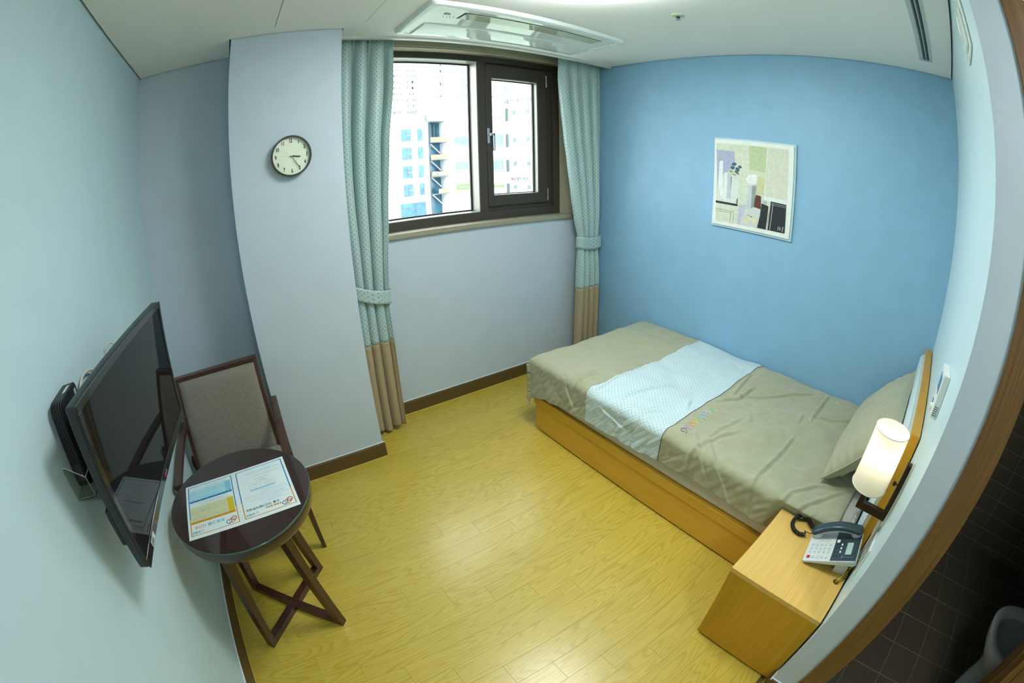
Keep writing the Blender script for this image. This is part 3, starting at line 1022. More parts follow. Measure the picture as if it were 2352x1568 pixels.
def quilt_pt(u, T):
    """u 0..1 wall side to near hem; T cloth length from the head edge"""
    y_flat = 1.507 + T
    yb = min(y_flat, QY + QR)
    sl = (3.030 - QX) + hem_len(yb)
    s = u * sl
    ds = s - (3.030 - QX)
    dt = y_flat - QY
    ox, dz1 = bend(ds)
    oy, dz2 = bend(dt)
    x = QX - ox
    y = QY + oy
    dz = (dz1 ** 3 + dz2 ** 3) ** (1 / 3) if (dz1 > 0 or dz2 > 0) else 0
    top = 1.0 if ds < 0 else max(0.0, 1 - ds / 0.07)
    # soft loft of the quilt on top
    z = ZT - dz
    fbm = mnoise.fractal(Vector((x * 2.6, y * 2.6, 0.7)), 0.7, 2.0, 4)
    z += (0.016 * fbm + 0.006 * mnoise.fractal(Vector((x * 7.0, y * 5.0, 2.7)), 0.8, 2.0, 3)) * (1 if ds < 0 else top) * (1 if dt < 0 else max(0, 1 - dt / 0.08))
    z += crease_h(x if ds < 0 else QX - ds * 0.9, y) * (1 if dt < 0.03 else 0)
    if ds < 0:
        z -= 0.012 * math.exp(-((x - 3.03) / 0.05) ** 2)
    if y_flat < 1.54:
        z -= 0.010 * ((1.54 - y_flat) / 0.033) ** 2
    # folds on the hanging side
    if ds > 0:
        k = min(1.0, ds / 0.12)
        ph = y * 21 + 3.2 * mnoise.noise(Vector((y * 3.0, 1.3, 0))) + ds * 9 * math.sin(y * 2.3)
        f = 0.010 * (0.55 * math.sin(ph) + 0.55 * mnoise.noise(Vector((y * 16 + ds * 14, ds * 7, 2))) + 0.5 * mnoise.noise(Vector((y * 34 - ds * 30, ds * 12, 5))))
        x += -abs(f) * k * 0.8 + crease_h(QX - ds * 0.9, y) * 0.5 * -1
        x += 0.008 * k
        x = min(x, 2.004 + 0.0)
    if dt > 0:
        k = min(1.0, dt / 0.12)
        y += (0.008 * math.sin(x * 24 + 2 * mnoise.noise(Vector((x * 3, 4.2, 0))))) * k
    # pressed flat against the nightstand
    if ds > -0.02 and y < 1.80 and z < 0.485:
        k = min(1.0, max(0.0, (1.80 - y) / 0.04))
        lim = 1.9935 - 0.02 * max(0.0, min(1.0, (z - 0.445) / 0.04))
        if x < lim:
            x += (lim - x) * k
    return (x, y, z)
TF = 1.829 + QR * (PI / 2) - 0.0 + FOOT_LEN - QR
T1, T2 = 0.883, 1.373
quilt = thing('quilt', (2.5, 2.4, 0.46), 'taupe linen quilt with a pale aqua dotted band lying over the bed', 'quilt')
def qpanel(name, ta, tb, nv, m):
    f = lambda u, v: quilt_pt(u, ta + (tb - ta) * v)
    return grid_mesh(name, f, 300, nv, m, quilt, uvfn=lambda u, v: (u * 1.27, ta + (tb - ta) * v), thick=-0.013)
qpanel('taupe_panel', 0.0, T1, 210, m_linen)['label'] = 'long taupe linen panel at the head end'
qpanel('dotted_band', T1, T2, 118, m_band)['label'] = 'pale aqua dotted band across the quilt'
qpanel('taupe_panel', T2, TF, 170, m_linen)['label'] = 'taupe linen panel at the foot end'
bm = BM()
tube(bm, [Vector(quilt_pt(i / 90, T1)) + Vector((0, 0, 0.0012)) if i / 90 < 0.8 else Vector(quilt_pt(i / 90, T1)) + Vector((-0.0015, 0, 0.0005)) for i in range(91)], 0.0017, n=6)
obj('piping', bm, m_pipe, quilt, smooth=True)
EMB = [((2.049, 2.331), (0.16, 0.04, 0.20)), ((2.082, 2.333), (0.50, 0.22, 0.62)), ((2.112, 2.334), (0.80, 0.22, 0.10)), ((2.142, 2.334), (0.85, 0.45, 0.02)),
       ((2.172, 2.334), (0.35, 0.55, 0.10)), ((2.201, 2.334), (0.12, 0.38, 0.75)), ((2.230, 2.333), (0.32, 0.36, 0.75)), ((2.257, 2.333), (0.70, 0.52, 0.48)), ((2.285, 2.332), (0.10, 0.50, 0.25))]
def top_z(x, y):
    sl = (3.030 - QX) + hem_len(y)
    return quilt_pt((3.030 - x) / sl, y - 1.507)[2]
for i, ((x, y), c) in enumerate(EMB):
    m = mat('embroidery_thread_%d' % i, c, rough=0.45, sheen=0.5)
    pts = []
    for k in range(15):
        a = math.radians(-60 + k * 20.5)
        pts.append((x - 0.0115 * math.cos(a), y + 0.0125 * math.sin(a) * 1.0 + 0.001))
    pts.append((x + 0.001, y - 0.016))
    pts.append((x - 0.012, y - 0.021))
    P = [Vector((a, b, top_z(a, b) + 0.0012)) for a, b in pts]
    bm = BM(); tube(bm, P, 0.0016, n=6)
    obj('embroidered_loop', bm, m, quilt, smooth=True)

# ---- pillow
pil = thing('pillow', (2.59, 1.56, 0.50), 'taupe linen pillow leaning against the headboard', 'pillow')
PC = Vector((2.585, 1.545, 0.668))
ex = Vector((1, -0.02, 0.0)).normalized()
ev = Vector((0.0, -0.245, 0.335)).normalized()
en = ex.cross(ev) * -1
if en.y < 0: en = -en
PWd, PHt, PT = 0.80, 0.40, 0.085
def pillow_pt(u, v, side):
    a, b = 2 * u - 1, 2 * v - 1
    t = max(0.0, (1 - abs(a) ** 3.2)) ** 0.55 * max(0.0, (1 - abs(b) ** 2.6)) ** 0.55
    # edges pull in between the corners
    A = a * (1 - 0.035 * (1 - b * b))
    B = b * (1 - 0.055 * (1 - a * a))
    P = PC + ex * (A * PWd / 2) + ev * (B * PHt / 2)
    n_ = mnoise.fractal(Vector((a * 2.4, b * 2.0, 1.7 + side)), 0.7, 2.0, 4)
    wr = 0.007 * n_ * t
    # small gathers running in from the ends
    wr += 0.004 * math.sin(b * 26 + 2 * n_) * max(0, abs(a) - 0.62) * 2.5 * (1 if abs(b) < .93 else 0)
    P = P + en * side * (PT * t * (1.0 + 0.18 * (-b)) + wr + 0.002)
    # near bottom corner folds up a little
    e = max(0.0, -a - 0.86) * max(0.0, -b - 0.4)
    P += Vector((0, 0.08, 0.10)) * e
    return P
for sd in (1, -1):
    o = grid_mesh('pillowcase', lambda u, v: pillow_pt(u, v, sd), 120, 60, m_linen, pil, thick=0.0)
    if sd < 0:
        o['label'] = 'back half of the pillowcase'
bm = BM()
edge = []
for k in range(80): edge.append(pillow_pt(k / 80, 0, 0))
for k in range(40): edge.append(pillow_pt(1, k / 40, 0))
for k in range(80): edge.append(pillow_pt(1 - k / 80, 1, 0))
for k in range(40): edge.append(pillow_pt(0, 1 - k / 40, 0))
tube(bm, edge, 0.0045, n=6, closed=True)
obj('seam', bm, m_linen, pil, smooth=True)

# ================================================================== nightstand
ns = thing('nightstand', (1.795, 1.556, 0), 'light oak box nightstand beside the bed head with a telephone on it', 'nightstand')
nx0, nx1, ny0, ny1, nz1 = 1.597, 1.988, 1.360, 1.755, 0.441
bm = BM(); box(bm, (nx0 + 0.02, ny0 + 0.02, 0.0), (nx1 - 0.02, ny1 - 0.03, 0.016)); obj('plinth', bm, m_base, ns)
bm = BM()
# top with a cable hole
N = 28
hx, hy, hr = 1.790, 1.3905, 0.0135
outer = [(nx0, ny0), (nx1, ny0), (nx1, ny1), (nx0, ny1)]
def sq_pt(a):
    dx, dy = math.cos(a), math.sin(a)
    tx = ((nx1 - hx) / dx) if dx > 1e-9 else ((nx0 - hx) / dx if dx < -1e-9 else 1e9)
    ty = ((ny1 - hy) / dy) if dy > 1e-9 else ((ny0 - hy) / dy if dy < -1e-9 else 1e9)
    t = min(tx, ty)
    return (hx + dx * t, hy + dy * t)
angs = sorted([2 * PI * i / N for i in range(N)] + [math.atan2(y - hy, x - hx) % (2 * PI) for x, y in outer])
for z, up in ((nz1, True), (nz1 - 0.020, False)):
    O_ = [bm.verts.new((*sq_pt(a), z)) for a in angs]
    I_ = [bm.verts.new((hx + hr * math.cos(a), hy + hr * math.sin(a), z)) for a in angs]
    for i in range(len(angs)):
        j = (i + 1) % len(angs)
        bm.faces.new((I_[i], O_[i], O_[j], I_[j]) if up else (I_[j], O_[j], O_[i], I_[i]))
    if up: OT, IT = O_, I_
for i in range(len(angs)):
    j = (i + 1) % len(angs)
    bm.faces.new((O_[i], O_[j], OT[j], OT[i])); bm.faces.new((IT[i], IT[j], I_[j], I_[i]))
obj('top', bm, m_oakv, ns)
bm = BM(); box(bm, (nx0, ny0, 0.016), (nx0 + 0.018, ny1, nz1 - 0.0202)); obj('side_panel', bm, m_oakz, ns)
bm = BM(); box(bm, (nx1 - 0.018, ny0, 0.016), (nx1, ny1, nz1 - 0.0202)); obj('side_panel', bm, m_oakz, ns)
bm = BM(); box(bm, (nx0 + 0.018, ny0 + 0.03, 0.016), (nx1 - 0.018, ny1 - 0.02, 0.034)); obj('bottom_panel', bm, m_oakz, ns)
bm = BM(); box(bm, (nx0 + 0.018, ny0 + 0.030, 0.034), (nx1 - 0.018, ny0 + 0.042, nz1 - 0.0202)); obj('back_panel', bm, m_oakz, ns)
for z0, z1 in ((0.018, 0.216), (0.220, 0.418)):
    bm = BM(); box(bm, (nx0 + 0.020, ny1 - 0.020, z0), (nx1 - 0.020, ny1 - 0.001, z1), bev=0.001); obj('drawer_front', bm, m_oakz, ns)

# ================================================================== round table
tb = thing('round_table', (0.3165, 2.791, 0), 'round dark wood side table with glass top holding two printed sheets', 'table')
TX, TY, TR = 0.3195, 2.793, 0.279
m_tglass = mat('table_glass', (0.85, 1.0, 0.95), rough=0.02, trans=1.0, var=0.0, ior=1.45)
m_tedge = mat('glass_edge_green', (0.03, 0.12, 0.09), rough=0.08, coat=0.5)
m_ttop = wood_mat('table_top_wood', (0.042, 0.020, 0.015), (0.028, 0.013, 0.010), axis='x', rough=0.30, rings=3.0, ring_amt=0.8, streak=0.7, coat=1.0)
bm = BM(); lathe(bm, [(0.01, 0.603), (0.268, 0.603), (0.274, 0.606), (0.276, 0.612), (0.276, 0.644), (0.274, 0.647), (0.01, 0.647)], (TX, TY, 0), n=96); obj('table_top', bm, m_ttop, tb, auto=40)
bm = BM(); lathe(bm, [(0.277, 0.6475), (0.2785, 0.6485), (0.279, 0.651), (0.2785, 0.6535), (0.277, 0.6545)], (TX, TY, 0), n=96, close=True); g_edge = BM()
obj('glass_edge', bm, m_tedge, tb, auto=60); g_edge.free()
m_gtop = mat('glass_over_dark_wood', (0.036, 0.018, 0.014), rough=0.04, coat=0.4, var=0.08)
bm = BM(); lathe(bm, [(0.01, 0.6475), (0.277, 0.6475), (0.2772, 0.6545), (0.01, 0.6545)], (TX, TY, 0), n=96); obj('glass_top', bm, m_gtop, tb, auto=40)
cxy = Vector((0.3115, 2.7865))
for sgn in (1, -1):
    d = Vector((0.707, 0.707 * sgn)).normalized()
    p = Vector((-d.y, d.x))
    th = 0.0175
    def P3(s, q, z):
        w = cxy + d * s + p * q
        return (w.x, w.y, z)
    L0 = 0.250
    def plate(name, pts):
        bm = BM()
        a = [bm.verts.new(P3(s, -th, z)) for s, z in pts]
        b = [bm.verts.new(P3(s, th, z)) for s, z in pts]
        n = len(pts)
        bm.faces.new(a); bm.faces.new(b[::-1])
        for i in range(n):
            bm.faces.new((a[i], b[i], b[(i + 1) % n], a[(i + 1) % n]))
        bmesh.ops.recalc_face_normals(bm, faces=bm.faces)
        bmesh.ops.bevel(bm, geom=list(bm.edges), offset=0.0015, segments=1, affect='EDGES')
        obj(name, bm, m_walnut, tb)
    for e in (1, -1):
        plate('leg', [(e * L0, 0.0), (e * (L0 - 0.034), 0.0), (e * (L0 - 0.038), 0.037), (e * (L0 - 0.076 - 0.040), 0.603), (e * (L0 - 0.074), 0.603)])
    zo = 0.0 if sgn > 0 else 0.0003
    plate('floor_rail', [(-(L0 - 0.024), zo), (L0 - 0.024, zo), (L0 - 0.026, 0.034 + zo), (-(L0 - 0.026), 0.034 + zo)])

# ================================================================== armchair
chr_ = thing('armchair', (0.29, 3.3, 0), 'dark wood armchair with heathered grey upholstery in the alcove corner', 'chair')
AX0, AX1 = 0.018, 0.566
# legs: front ones rise to the arm rests, rear ones slant back
for x0, x1 in ((AX0 + 0.004, AX0 + 0.036), (AX1 - 0.036, AX1 - 0.004)):
    xm = (x0 + x1) / 2
    bm = BM(); bar(bm, (xm, 3.083, 0.0), (xm, 3.052, 0.585), 0.020, 0.026, up=(0, 1, 0), w1=0.032, h1=0.045); obj('leg', bm, m_walnut, chr_)
    bm = BM(); bar(bm, (xm, 3.60, 0.0), (xm, 3.475, 0.44), 0.022, 0.028, up=(0, 1, 0), w1=0.032, h1=0.045); obj('leg', bm, m_walnut, chr_)
    bm = BM()
    pts = [(3.020, 0.590), (3.020, 0.608), (3.30, 0.612), (3.575, 0.602), (3.575, 0.584), (3.30, 0.590)]
    fs = poly_prism(bm, pts, x0 - 0.004, x1 + 0.004, axis='x')
    bmesh.ops.bevel(bm, geom=list(bm.edges), offset=0.003, segments=2, affect='EDGES')
    obj('armrest', bm, m_walnut, chr_)
    bm = BM(); bar(bm, (xm, 3.06, 0.375), (xm, 3.49, 0.365), 0.022, 0.05, up=(0, 0, 1)); obj('side_rail', bm, m_walnut, chr_)
bm = BM(); bar(bm, (AX0 + 0.03, 3.068, 0.375), (AX1 - 0.03, 3.068, 0.375), 0.020, 0.05); obj('front_rail', bm, m_walnut, chr_)
# back frame: two posts and a top rail, slightly splayed
def bk(x, z, off=0.0):
    t = (z - 0.40) / 0.43
    return (x, 3.440 + 0.095 * t + 0.012 * t * t + off, z)
BXL0, BXL1, BXR0, BXR1 = 0.044, 0.078, 0.507, 0.520
for (xb_, xt_) in ((BXL0 + 0.008, BXL1 + 0.006), (BXR0 + 0.004, BXR1 - 0.010)):
    bm = BM()
    for k in range(6):
        z0, z1 = 0.36 + 0.47 * k / 6, 0.36 + 0.47 * (k + 1) / 6
        xa = xb_ + (xt_ - xb_) * k / 6; xc_ = xb_ + (xt_ - xb_) * (k + 1) / 6
        bar(bm, bk(xa, z0), bk(xc_, z1), 0.018, 0.034, up=(0, 1, 0), bev=0.0)
    obj('back_post', bm, m_walnut, chr_)
bm = BM(); bar(bm, bk(BXL1 - 0.003, 0.828), bk(BXR1 - 0.001, 0.832), 0.036, 0.020, up=(0, 0, 1)); obj('top_rail', bm, m_walnut, chr_)
def backf(u, v):
    z = 0.405 + 0.413 * v
    xl = BXL0 + 0.017 + (BXL1 - BXL0 + 0.002) * v
    xr = BXR0 - 0.006 + (BXR1 - BXR0 - 0.012) * v
    x = xl + (xr - xl) * u
    e = (1 - abs(2 * u - 1) ** 8) * (1 - abs(2 * v - 1) ** 8)
    p = bk(x, z, -0.012 - 0.034 * e ** 0.5)
    return p
grid_mesh('backrest', backf, 40, 40, m_grayfab, chr_)
bm = BM(); poly_prism(bm, [(0.062, 0.405), (0.503, 0.405), (0.508, 0.818), (0.094, 0.818)], 3.47, 3.472, axis='y')
for v in bm.verts:
    v.co.y = bk(0, v.co.z)[1] + (0.012 if v.co.y > 3.471 else -0.014)
obj('back_lining', bm, m_grayfab, chr_)
def seatf(u, v):
    a, b = 2 * u - 1, 2 * v - 1
    e = max(0, (1 - abs(a) ** 6)) ** 0.5 * max(0, (1 - abs(b) ** 6)) ** 0.5
    x = 0.292 + a * 0.236
    y = 3.262 + b * 0.196
    return (x, y, 0.385 + 0.042 * e + 0.010 * math.cos(b * 1.5) * e)
grid_mesh('seat', seatf, 40, 40, m_grayfab, chr_)
bm = BM(); box(bm, (0.058, 3.072, 0.345), (0.526, 3.456, 0.386), bev=0.004); obj('seat_base', bm, m_grayfab, chr_)

# ================================================================== curtains
def curtain(label, zmin_x, zmax_x, yc, amp, folds, phase, seam_z, tie, width, rev=False):
    """zmin_x / zmax_x: lists of (z, x) for the two edges"""
    root = thing('curtain', ((zmin_x[0][1] + zmax_x[0][1]) / 2, yc(2.4), 2.44), label, 'curtain', 'curtains either side of the window')
    def interp(tab, z):
        for (z0, x0), (z1, x1) in zip(tab[:-1], tab[1:]):
            if z <= z0 and z >= z1:
                t = (z0 - z) / (z0 - z1)
                t = t * t * (3 - 2 * t) * 0.35 + t * 0.65
                return x0 + (x1 - x0) * t
        return tab[0][1] if z > tab[0][0] else tab[-1][1]
    def pt(u, z, extra=0.0):
        xa, xb = interp(zmin_x, z), interp(zmax_x, z)
        A = amp(z)
        w = 2 * PI * folds * u + phase
        sh = 0.25 * math.sin(w * 0.5 + 1.3) + 0.12 * mnoise.noise(Vector((u * 7, z * 1.1, phase)))
        s = math.sin(w + sh)
        sgn = 1 if s > 0 else -1
        yy = A * (sgn * abs(s) ** 0.8)
        # narrow pinched pleats near the heading
        if z > 2.20:
            k = (z - 2.20) / 0.24
            yy = yy * (1 - 0.55 * k) + 0.010 * k * math.sin(w * 2 + 0.7) - 0.012 * k * max(0, math.cos(w)) ** 8
        x = xa + (xb - xa) * u + 0.35 * A * math.cos(w + sh) * (1 if 0.02 < u < 0.98 else 0.2)
        yy += 0.004 * mnoise.noise(Vector((u * 16, z * 3, 4 + phase)))
        hem = 0
        return (x, yc(z) + yy + extra, z)
    ztop, zbot = 2.445, 0.022
    nf = 150
    P_ = [pt(i / nf, 1.6) for i in range(nf + 1)]
    AL = [0.0]
    for a_, b_ in zip(P_[:-1], P_[1:]): AL.append(AL[-1] + math.hypot(a_[0] - b_[0], a_[1] - b_[1]))
    def arc(u): return AL[min(nf, int(round(u * nf)))]
    def hemz(u): return zbot + 0.010 * math.sin(u * 9 + phase) + 0.006
    a = grid_mesh('dotted_cloth', lambda u, v: pt(u, ztop + (seam_z - ztop) * v), nf, 90, m_curt, root, uvfn=lambda u, v: (arc(u), (ztop + (seam_z - ztop) * v)), thick=0.0015)
    b = grid_mesh('tan_cloth', lambda u, v: pt(u, seam_z + (hemz(u) - seam_z) * v), nf, 40, m_tan, root, uvfn=lambda u, v: (u * width, v), thick=0.0015)
    # tieback: a sleeve round the gathered cloth
    zt0, zt1, drop = tie
    xa, xb = interp(zmin_x, (zt0 + zt1) / 2), interp(zmax_x, (zt0 + zt1) / 2)
    ya = yc((zt0 + zt1) / 2)
    rx, ry = (xb - xa) / 2 + 0.012, amp((zt0 + zt1) / 2) * 1.15 + 0.016
    def tf(u, v):
        an = 2 * PI * u
        cx_, sy_ = math.cos(an), math.sin(an)
        X = (xa + xb) / 2 + rx * math.copysign(abs(cx_) ** 0.7, cx_)
        Y = ya + ry * math.copysign(abs(sy_) ** 0.7, sy_)
        k = (X - xa) / (xb - xa)
        bow = 0.010 * math.sin(PI * k)
        return (X, Y, zt0 + (zt1 - zt0) * v - drop * k - (bow if sy_ < 0 else -bow) * 1.0)
    grid_mesh('tieback', tf, 72, 6, m_curt, root, uvfn=lambda u, v: (u * (rx * 4 + 0.1), zt0 + (zt1 - zt0) * v), thick=0.002)
    return root
curtain('aqua dotted curtain with tan hem hanging beside the column, tied back low',
        [(2.5, 1.098), (1.6, 1.102), (0.95, 1.125), (0.6, 1.115), (0, 1.105)],
        [(2.5, 1.440), (2.07, 1.432), (1.72, 1.396), (1.33, 1.366), (1.03, 1.338), (0.90, 1.328), (0.80, 1.320), (0.57, 1.324), (0.0, 1.322)],
        lambda z: 3.862, lambda z: 0.026 + 0.016 * max(0, min(1, (2.3 - z) / 1.0)) - 0.008 * math.exp(-((z - 0.92) / 0.12) ** 2), 3.6, 0.6, 0.617, (0.985, 0.905, 0.062), 1.05)
curtain('aqua dotted curtain with tan hem hanging at the blue wall, tied back in the middle',
        [(2.5, 2.622), (2.27, 2.624), (2.14, 2.632), (1.98, 2.648), (1.79, 2.672), (1.6, 2.702), (1.37, 2.740), (1.18, 2.770), (1.05, 2.800), (0.95, 2.802), (0.69, 2.796), (0.0, 2.786)],
        [(2.5, 3.030), (1.3, 3.016), (1.05, 3.004), (0.95, 3.004), (0.7, 3.022), (0.0, 3.026)],
        lambda z: 3.862 if z > 1.3 else 3.862 - 0.012 * (1.3 - z), lambda z: 0.024 + 0.010 * max(0, min(1, (2.3 - z) / 1.0)) - 0.010 * math.exp(-((z - 1.0) / 0.12) ** 2), 4.1, 2.2, 0.652, (1.050, 0.962, 0.004), 1.20)
bm = BM(); box(bm, (1.10, 3.852, 2.450), (3.03, 3.872, 2.4755)); cr = obj('curtain_rail', bm, m_trimw); tag(cr, 'white curtain rail in the ceiling pocket above both curtains', 'curtain rail')
# ================================================================== television on the left wall
tva, tvb = 0.10655, 0.08717
rr_ = Vector((math.sin(tva), math.cos(tva), 0))
nn_ = Vector((math.cos(tva), -math.sin(tva), 0))
uu_ = Vector((0, 0, 1)) * math.cos(tvb) + nn_ * math.sin(tvb)
NN_ = rr_.cross(uu_)
# local axes: X = along the picture (far end +), Y = up, Z = out of the screen
tvm = Matrix((rr_, uu_, NN_)).transposed()
tv = thing('television', (0.1728, 2.654, 1.0975), 'black flat television on a tilting bracket on the left wall', 'television', rot=tvm.to_euler())
m_tvb = mat('tv_bezel_gloss', (0.012, 0.013, 0.014), rough=0.12, coat=0.5)
m_tvside = mat('tv_side_plastic', (0.018, 0.022, 0.024), rough=0.35)
m_screen = mat('tv_screen_glass', (0.006, 0.007, 0.008), rough=0.03, coat=0.0, var=0.0, spec=0.42)
TW, TH = 0.744, 0.420
bm = BM(); box(bm, (-TW / 2, -TH / 2, -0.034), (TW / 2, TH / 2, -0.002), bev=0.006, seg=3); obj('housing', bm, m_tvside, tv, local=True, auto=40)
bm = BM()
for lo, hi in (((-TW / 2, TH / 2 - 0.018, -0.003), (TW / 2, TH / 2, 0.002)), ((-TW / 2, -TH / 2, -0.003), (TW / 2, -TH / 2 + 0.028, 0.002)),
               ((-TW / 2, -TH / 2 + 0.028, -0.003), (-TW / 2 + 0.018, TH / 2 - 0.018, 0.002)), ((TW / 2 - 0.018, -TH / 2 + 0.028, -0.003), (TW / 2, TH / 2 - 0.018, 0.002))):
    box(bm, lo, hi, bev=0.0012, seg=1)
obj('bezel', bm, m_tvb, tv, local=True)
bm = BM(); box(bm, (-TW / 2 + 0.016, -TH / 2 + 0.026, -0.002), (TW / 2 - 0.016, TH / 2 - 0.016, -0.0006)); obj('screen', bm, m_screen, tv, local=True)
bm = BM(); box(bm, (-0.24, -0.13, -0.058), (0.24, 0.12, -0.033), bev=0.008); obj('rear_housing', bm, m_black, tv, local=True)
bm = BM(); box(bm, (-TW / 2 + 0.0, -0.135, -0.045), (-TW / 2 + 0.05, -0.035, -0.030), bev=0.004); obj('control_strip', bm, m_black, tv, local=True)
m_red = mat('logo_red', (0.55, 0.02, 0.06), rough=0.3)
m_lgrey = mat('logo_grey', (0.45, 0.46, 0.47), rough=0.3)
bm = BM(); lathe(bm, [(0.0005, 0.0021), (0.0062, 0.0021), (0.0062, 0.0024), (0.0005, 0.0024)], (-0.012, -TH / 2 + 0.013, 0), n=24); obj('logo_disc', bm, m_red, tv, local=True)
text_obj('logo_letters', 'LG', 0.014, Matrix.Translation((-0.002, -TH / 2 + 0.013, 0.0024)), m_lgrey, tv)
m_stick = mat('silver_sticker', (0.55, 0.57, 0.56), rough=0.35)
bm = BM(); box(bm, (-0.304, -TH / 2 + 0.003, 0.002), (-0.262, -TH / 2 + 0.020, 0.0024)); st_ = obj('sticker', bm, m_stick, tv, local=True)
bm = BM()
for i in range(9):
    x = -0.300 + i * 0.0026
    box(bm, (x, -TH / 2 + 0.005, 0.0024), (x + 0.0013, -TH / 2 + 0.018, 0.0026))
o = obj('barcode_print', bm, m_black, st_, local=True); o['kind'] = 'stuff'
br = thing('tv_bracket', (0.0, 2.66, 1.08), 'black steel wall bracket behind the television', 'bracket')
bm = BM(); box(bm, (0.0, 2.55, 0.98), (0.006, 2.77, 1.18), bev=0.001); obj('wall_plate', bm, m_black, br)
bm = BM(); box(bm, (0.006, 2.60, 1.05), (0.112, 2.63, 1.11), bev=0.003); obj('arm', bm, m_black, br)
bm = BM(); box(bm, (0.006, 2.69, 1.05), (0.112, 2.72, 1.11), bev=0.003); obj('arm', bm, m_black, br)
m_cable = mat('ivory_cable', (0.55, 0.52, 0.45), rough=0.5)
bm = BM(); tube(bm, catmull([(0.004, 2.885, 1.15), (0.006, 2.900, 1.205), (0.010, 2.903, 1.225), (0.018, 2.915, 1.240), (0.034, 2.935, 1.240), (0.045, 2.940, 1.20), (0.05, 2.92, 1.12)], 6), 0.0028, n=8)
o = obj('antenna_cable', bm, m_cable, smooth=True); tag(o, 'thin ivory cable looping out from behind the television top', 'cable')
bm = BM(); box(bm, (0, 2.872, 1.12), (0.009, 2.945, 1.218), bev=0.002); o = obj('wall_socket', bm, m_white); tag(o, 'white wall socket plate half hidden behind the television', 'socket')
bm = BM(); tube(bm, catmull([(0.012, 2.79, 1.10), (0.012, 2.775, 1.19), (0.016, 2.72, 1.238), (0.016, 2.65, 1.252), (0.014, 2.60, 1.235), (0.012, 2.56, 1.18), (0.014, 2.53, 1.12)], 6), 0.004, n=8)
o = obj('power_cable', bm, m_cable, smooth=True); tag(o, 'thicker ivory cable hanging on the wall between television and black box', 'cable')

# set-top box in a clear holder
stb = thing('set_top_box', (0.03, 2.43, 1.095), 'black ribbed set-top box standing upright on the wall beside the television', 'set-top box')
def stq(y, z):          # lean of the box
    return (y - 2.44) * 0.985 + 2.44 - (1.29 - z) * 0.14, z
bm = BM()
prof = []
ya, yb_, za, zb, r = 2.378, 2.515, 1.096, 1.290, 0.022
for cx_, cz_, a0 in ((yb_ - r, zb - r, 0), (ya + r, zb - r, 90), (ya + r, za + r, 180), (yb_ - r, za + r, 270)):
    for i in range(7):
        a = math.radians(a0 + 15 * i)
        prof.append((cx_ + r * math.cos(a), cz_ + r * math.sin(a)))
def inset2(P, d):
    c = Vector((sum(p[0] for p in P) / len(P), sum(p[1] for p in P) / len(P)))
    out = []
    for p in P:
        v = Vector(p) - c
        out.append((p[0] - d * (1 if v.x > 0 else -1) * min(1, abs(v.x) / 0.03), p[1] - d * (1 if v.y > 0 else -1) * min(1, abs(v.y) / 0.03)))
    return out
secs = [(0.013, 0.004), (0.015, 0.0)]
x = 0.015
for i in range(4):
    secs += [(x + 0.0055, 0.0), (x + 0.0062, 0.0022), (x + 0.0078, 0.0022), (x + 0.0085, 0.0)]
    x += 0.0085
secs += [(x + 0.001, 0.0), (x + 0.003, 0.004)]
rings = [[bm.verts.new((xx, *stq(*p))) for p in inset2(prof, dd)] for xx, dd in secs]
for a, b in zip(rings[:-1], rings[1:]):
    n = len(a)
    for i in range(n): bm.faces.new((a[i], a[(i + 1) % n], b[(i + 1) % n], b[i]))
bm.faces.new(rings[0][::-1]); bm.faces.new(rings[-1])
bmesh.ops.recalc_face_normals(bm, faces=bm.faces)
obj('ribbed_case', bm, m_black, stb, auto=35)
def stbox(name, y0, y1, z0, z1, x0, x1, m, bev=0.0):
    bm = BM(); box(bm, (x0, y0, z0), (x1, y1, z1), bev=bev)
    for v in bm.verts:
        yy, zz = stq(v.co.y, v.co.z); v.co.y = yy
    return obj(name, bm, m, stb)
stbox('label_strip', 2.440, 2.480, 1.2895, 1.2905, 0.036, 0.046, m_stick)
stbox('bright_slot', 2.487, 2.500, 1.235, 1.276, 0.0518, 0.0526, m_lgrey)
stbox('sensor_window', 2.3765, 2.379, 1.115, 1.155, 0.020, 0.046, m_tvside)
m_ledr = mat('red_led', (0.5, 0.02, 0.02), emit=(1.0, 0.03, 0.02), estr=4.0)
stbox('status_led', 2.3758, 2.3766, 1.128, 1.130, 0.038, 0.0405, m_ledr)
m_acr = mat('clear_acrylic', (0.95, 1.0, 0.98), rough=0.02, trans=1.0, var=0.0, ior=1.12)
m_acre = mat('acrylic_edge', (0.45, 0.50, 0.48), rough=0.2)
hol = thing('clear_holder', (0.0, 2.40, 1.085), 'clear acrylic wall holder cupping the foot of the black set-top box', 'holder')
bm = BM(); box(bm, (0.001, 2.332, 1.083), (0.062, 2.490, 1.086)); obj('floor_plate', bm, m_acr, hol)
bm = BM(); box(bm, (0.060, 2.332, 1.086), (0.063, 2.490, 1.135)); obj('front_plate', bm, m_acr, hol)
bm = BM(); poly_prism(bm, [(0.001, 1.086), (0.062, 1.086), (0.062, 1.135), (0.012, 1.168), (0.001, 1.168)], 2.330, 2.333, axis='y'); obj('end_plate', bm, m_acr, hol)
bm = BM()
tube(bm, [(0.002, 2.3315, 1.168), (0.012, 2.3315, 1.168), (0.062, 2.3315, 1.135), (0.062, 2.3315, 1.086), (0.002, 2.3315, 1.086)], 0.0011, n=6)
tube(bm, [(0.0615, 2.3315, 1.135), (0.0615, 2.490, 1.135)], 0.0011, n=6)
tube(bm, [(0.0615, 2.3315, 1.086), (0.0615, 2.490, 1.086)], 0.0011, n=6)
tube(bm, [(0.002, 2.3315, 1.086), (0.002, 2.3315, 1.168)], 0.0011, n=6)
o = obj('polished_edges', bm, m_acre, hol); o['kind'] = 'stuff'

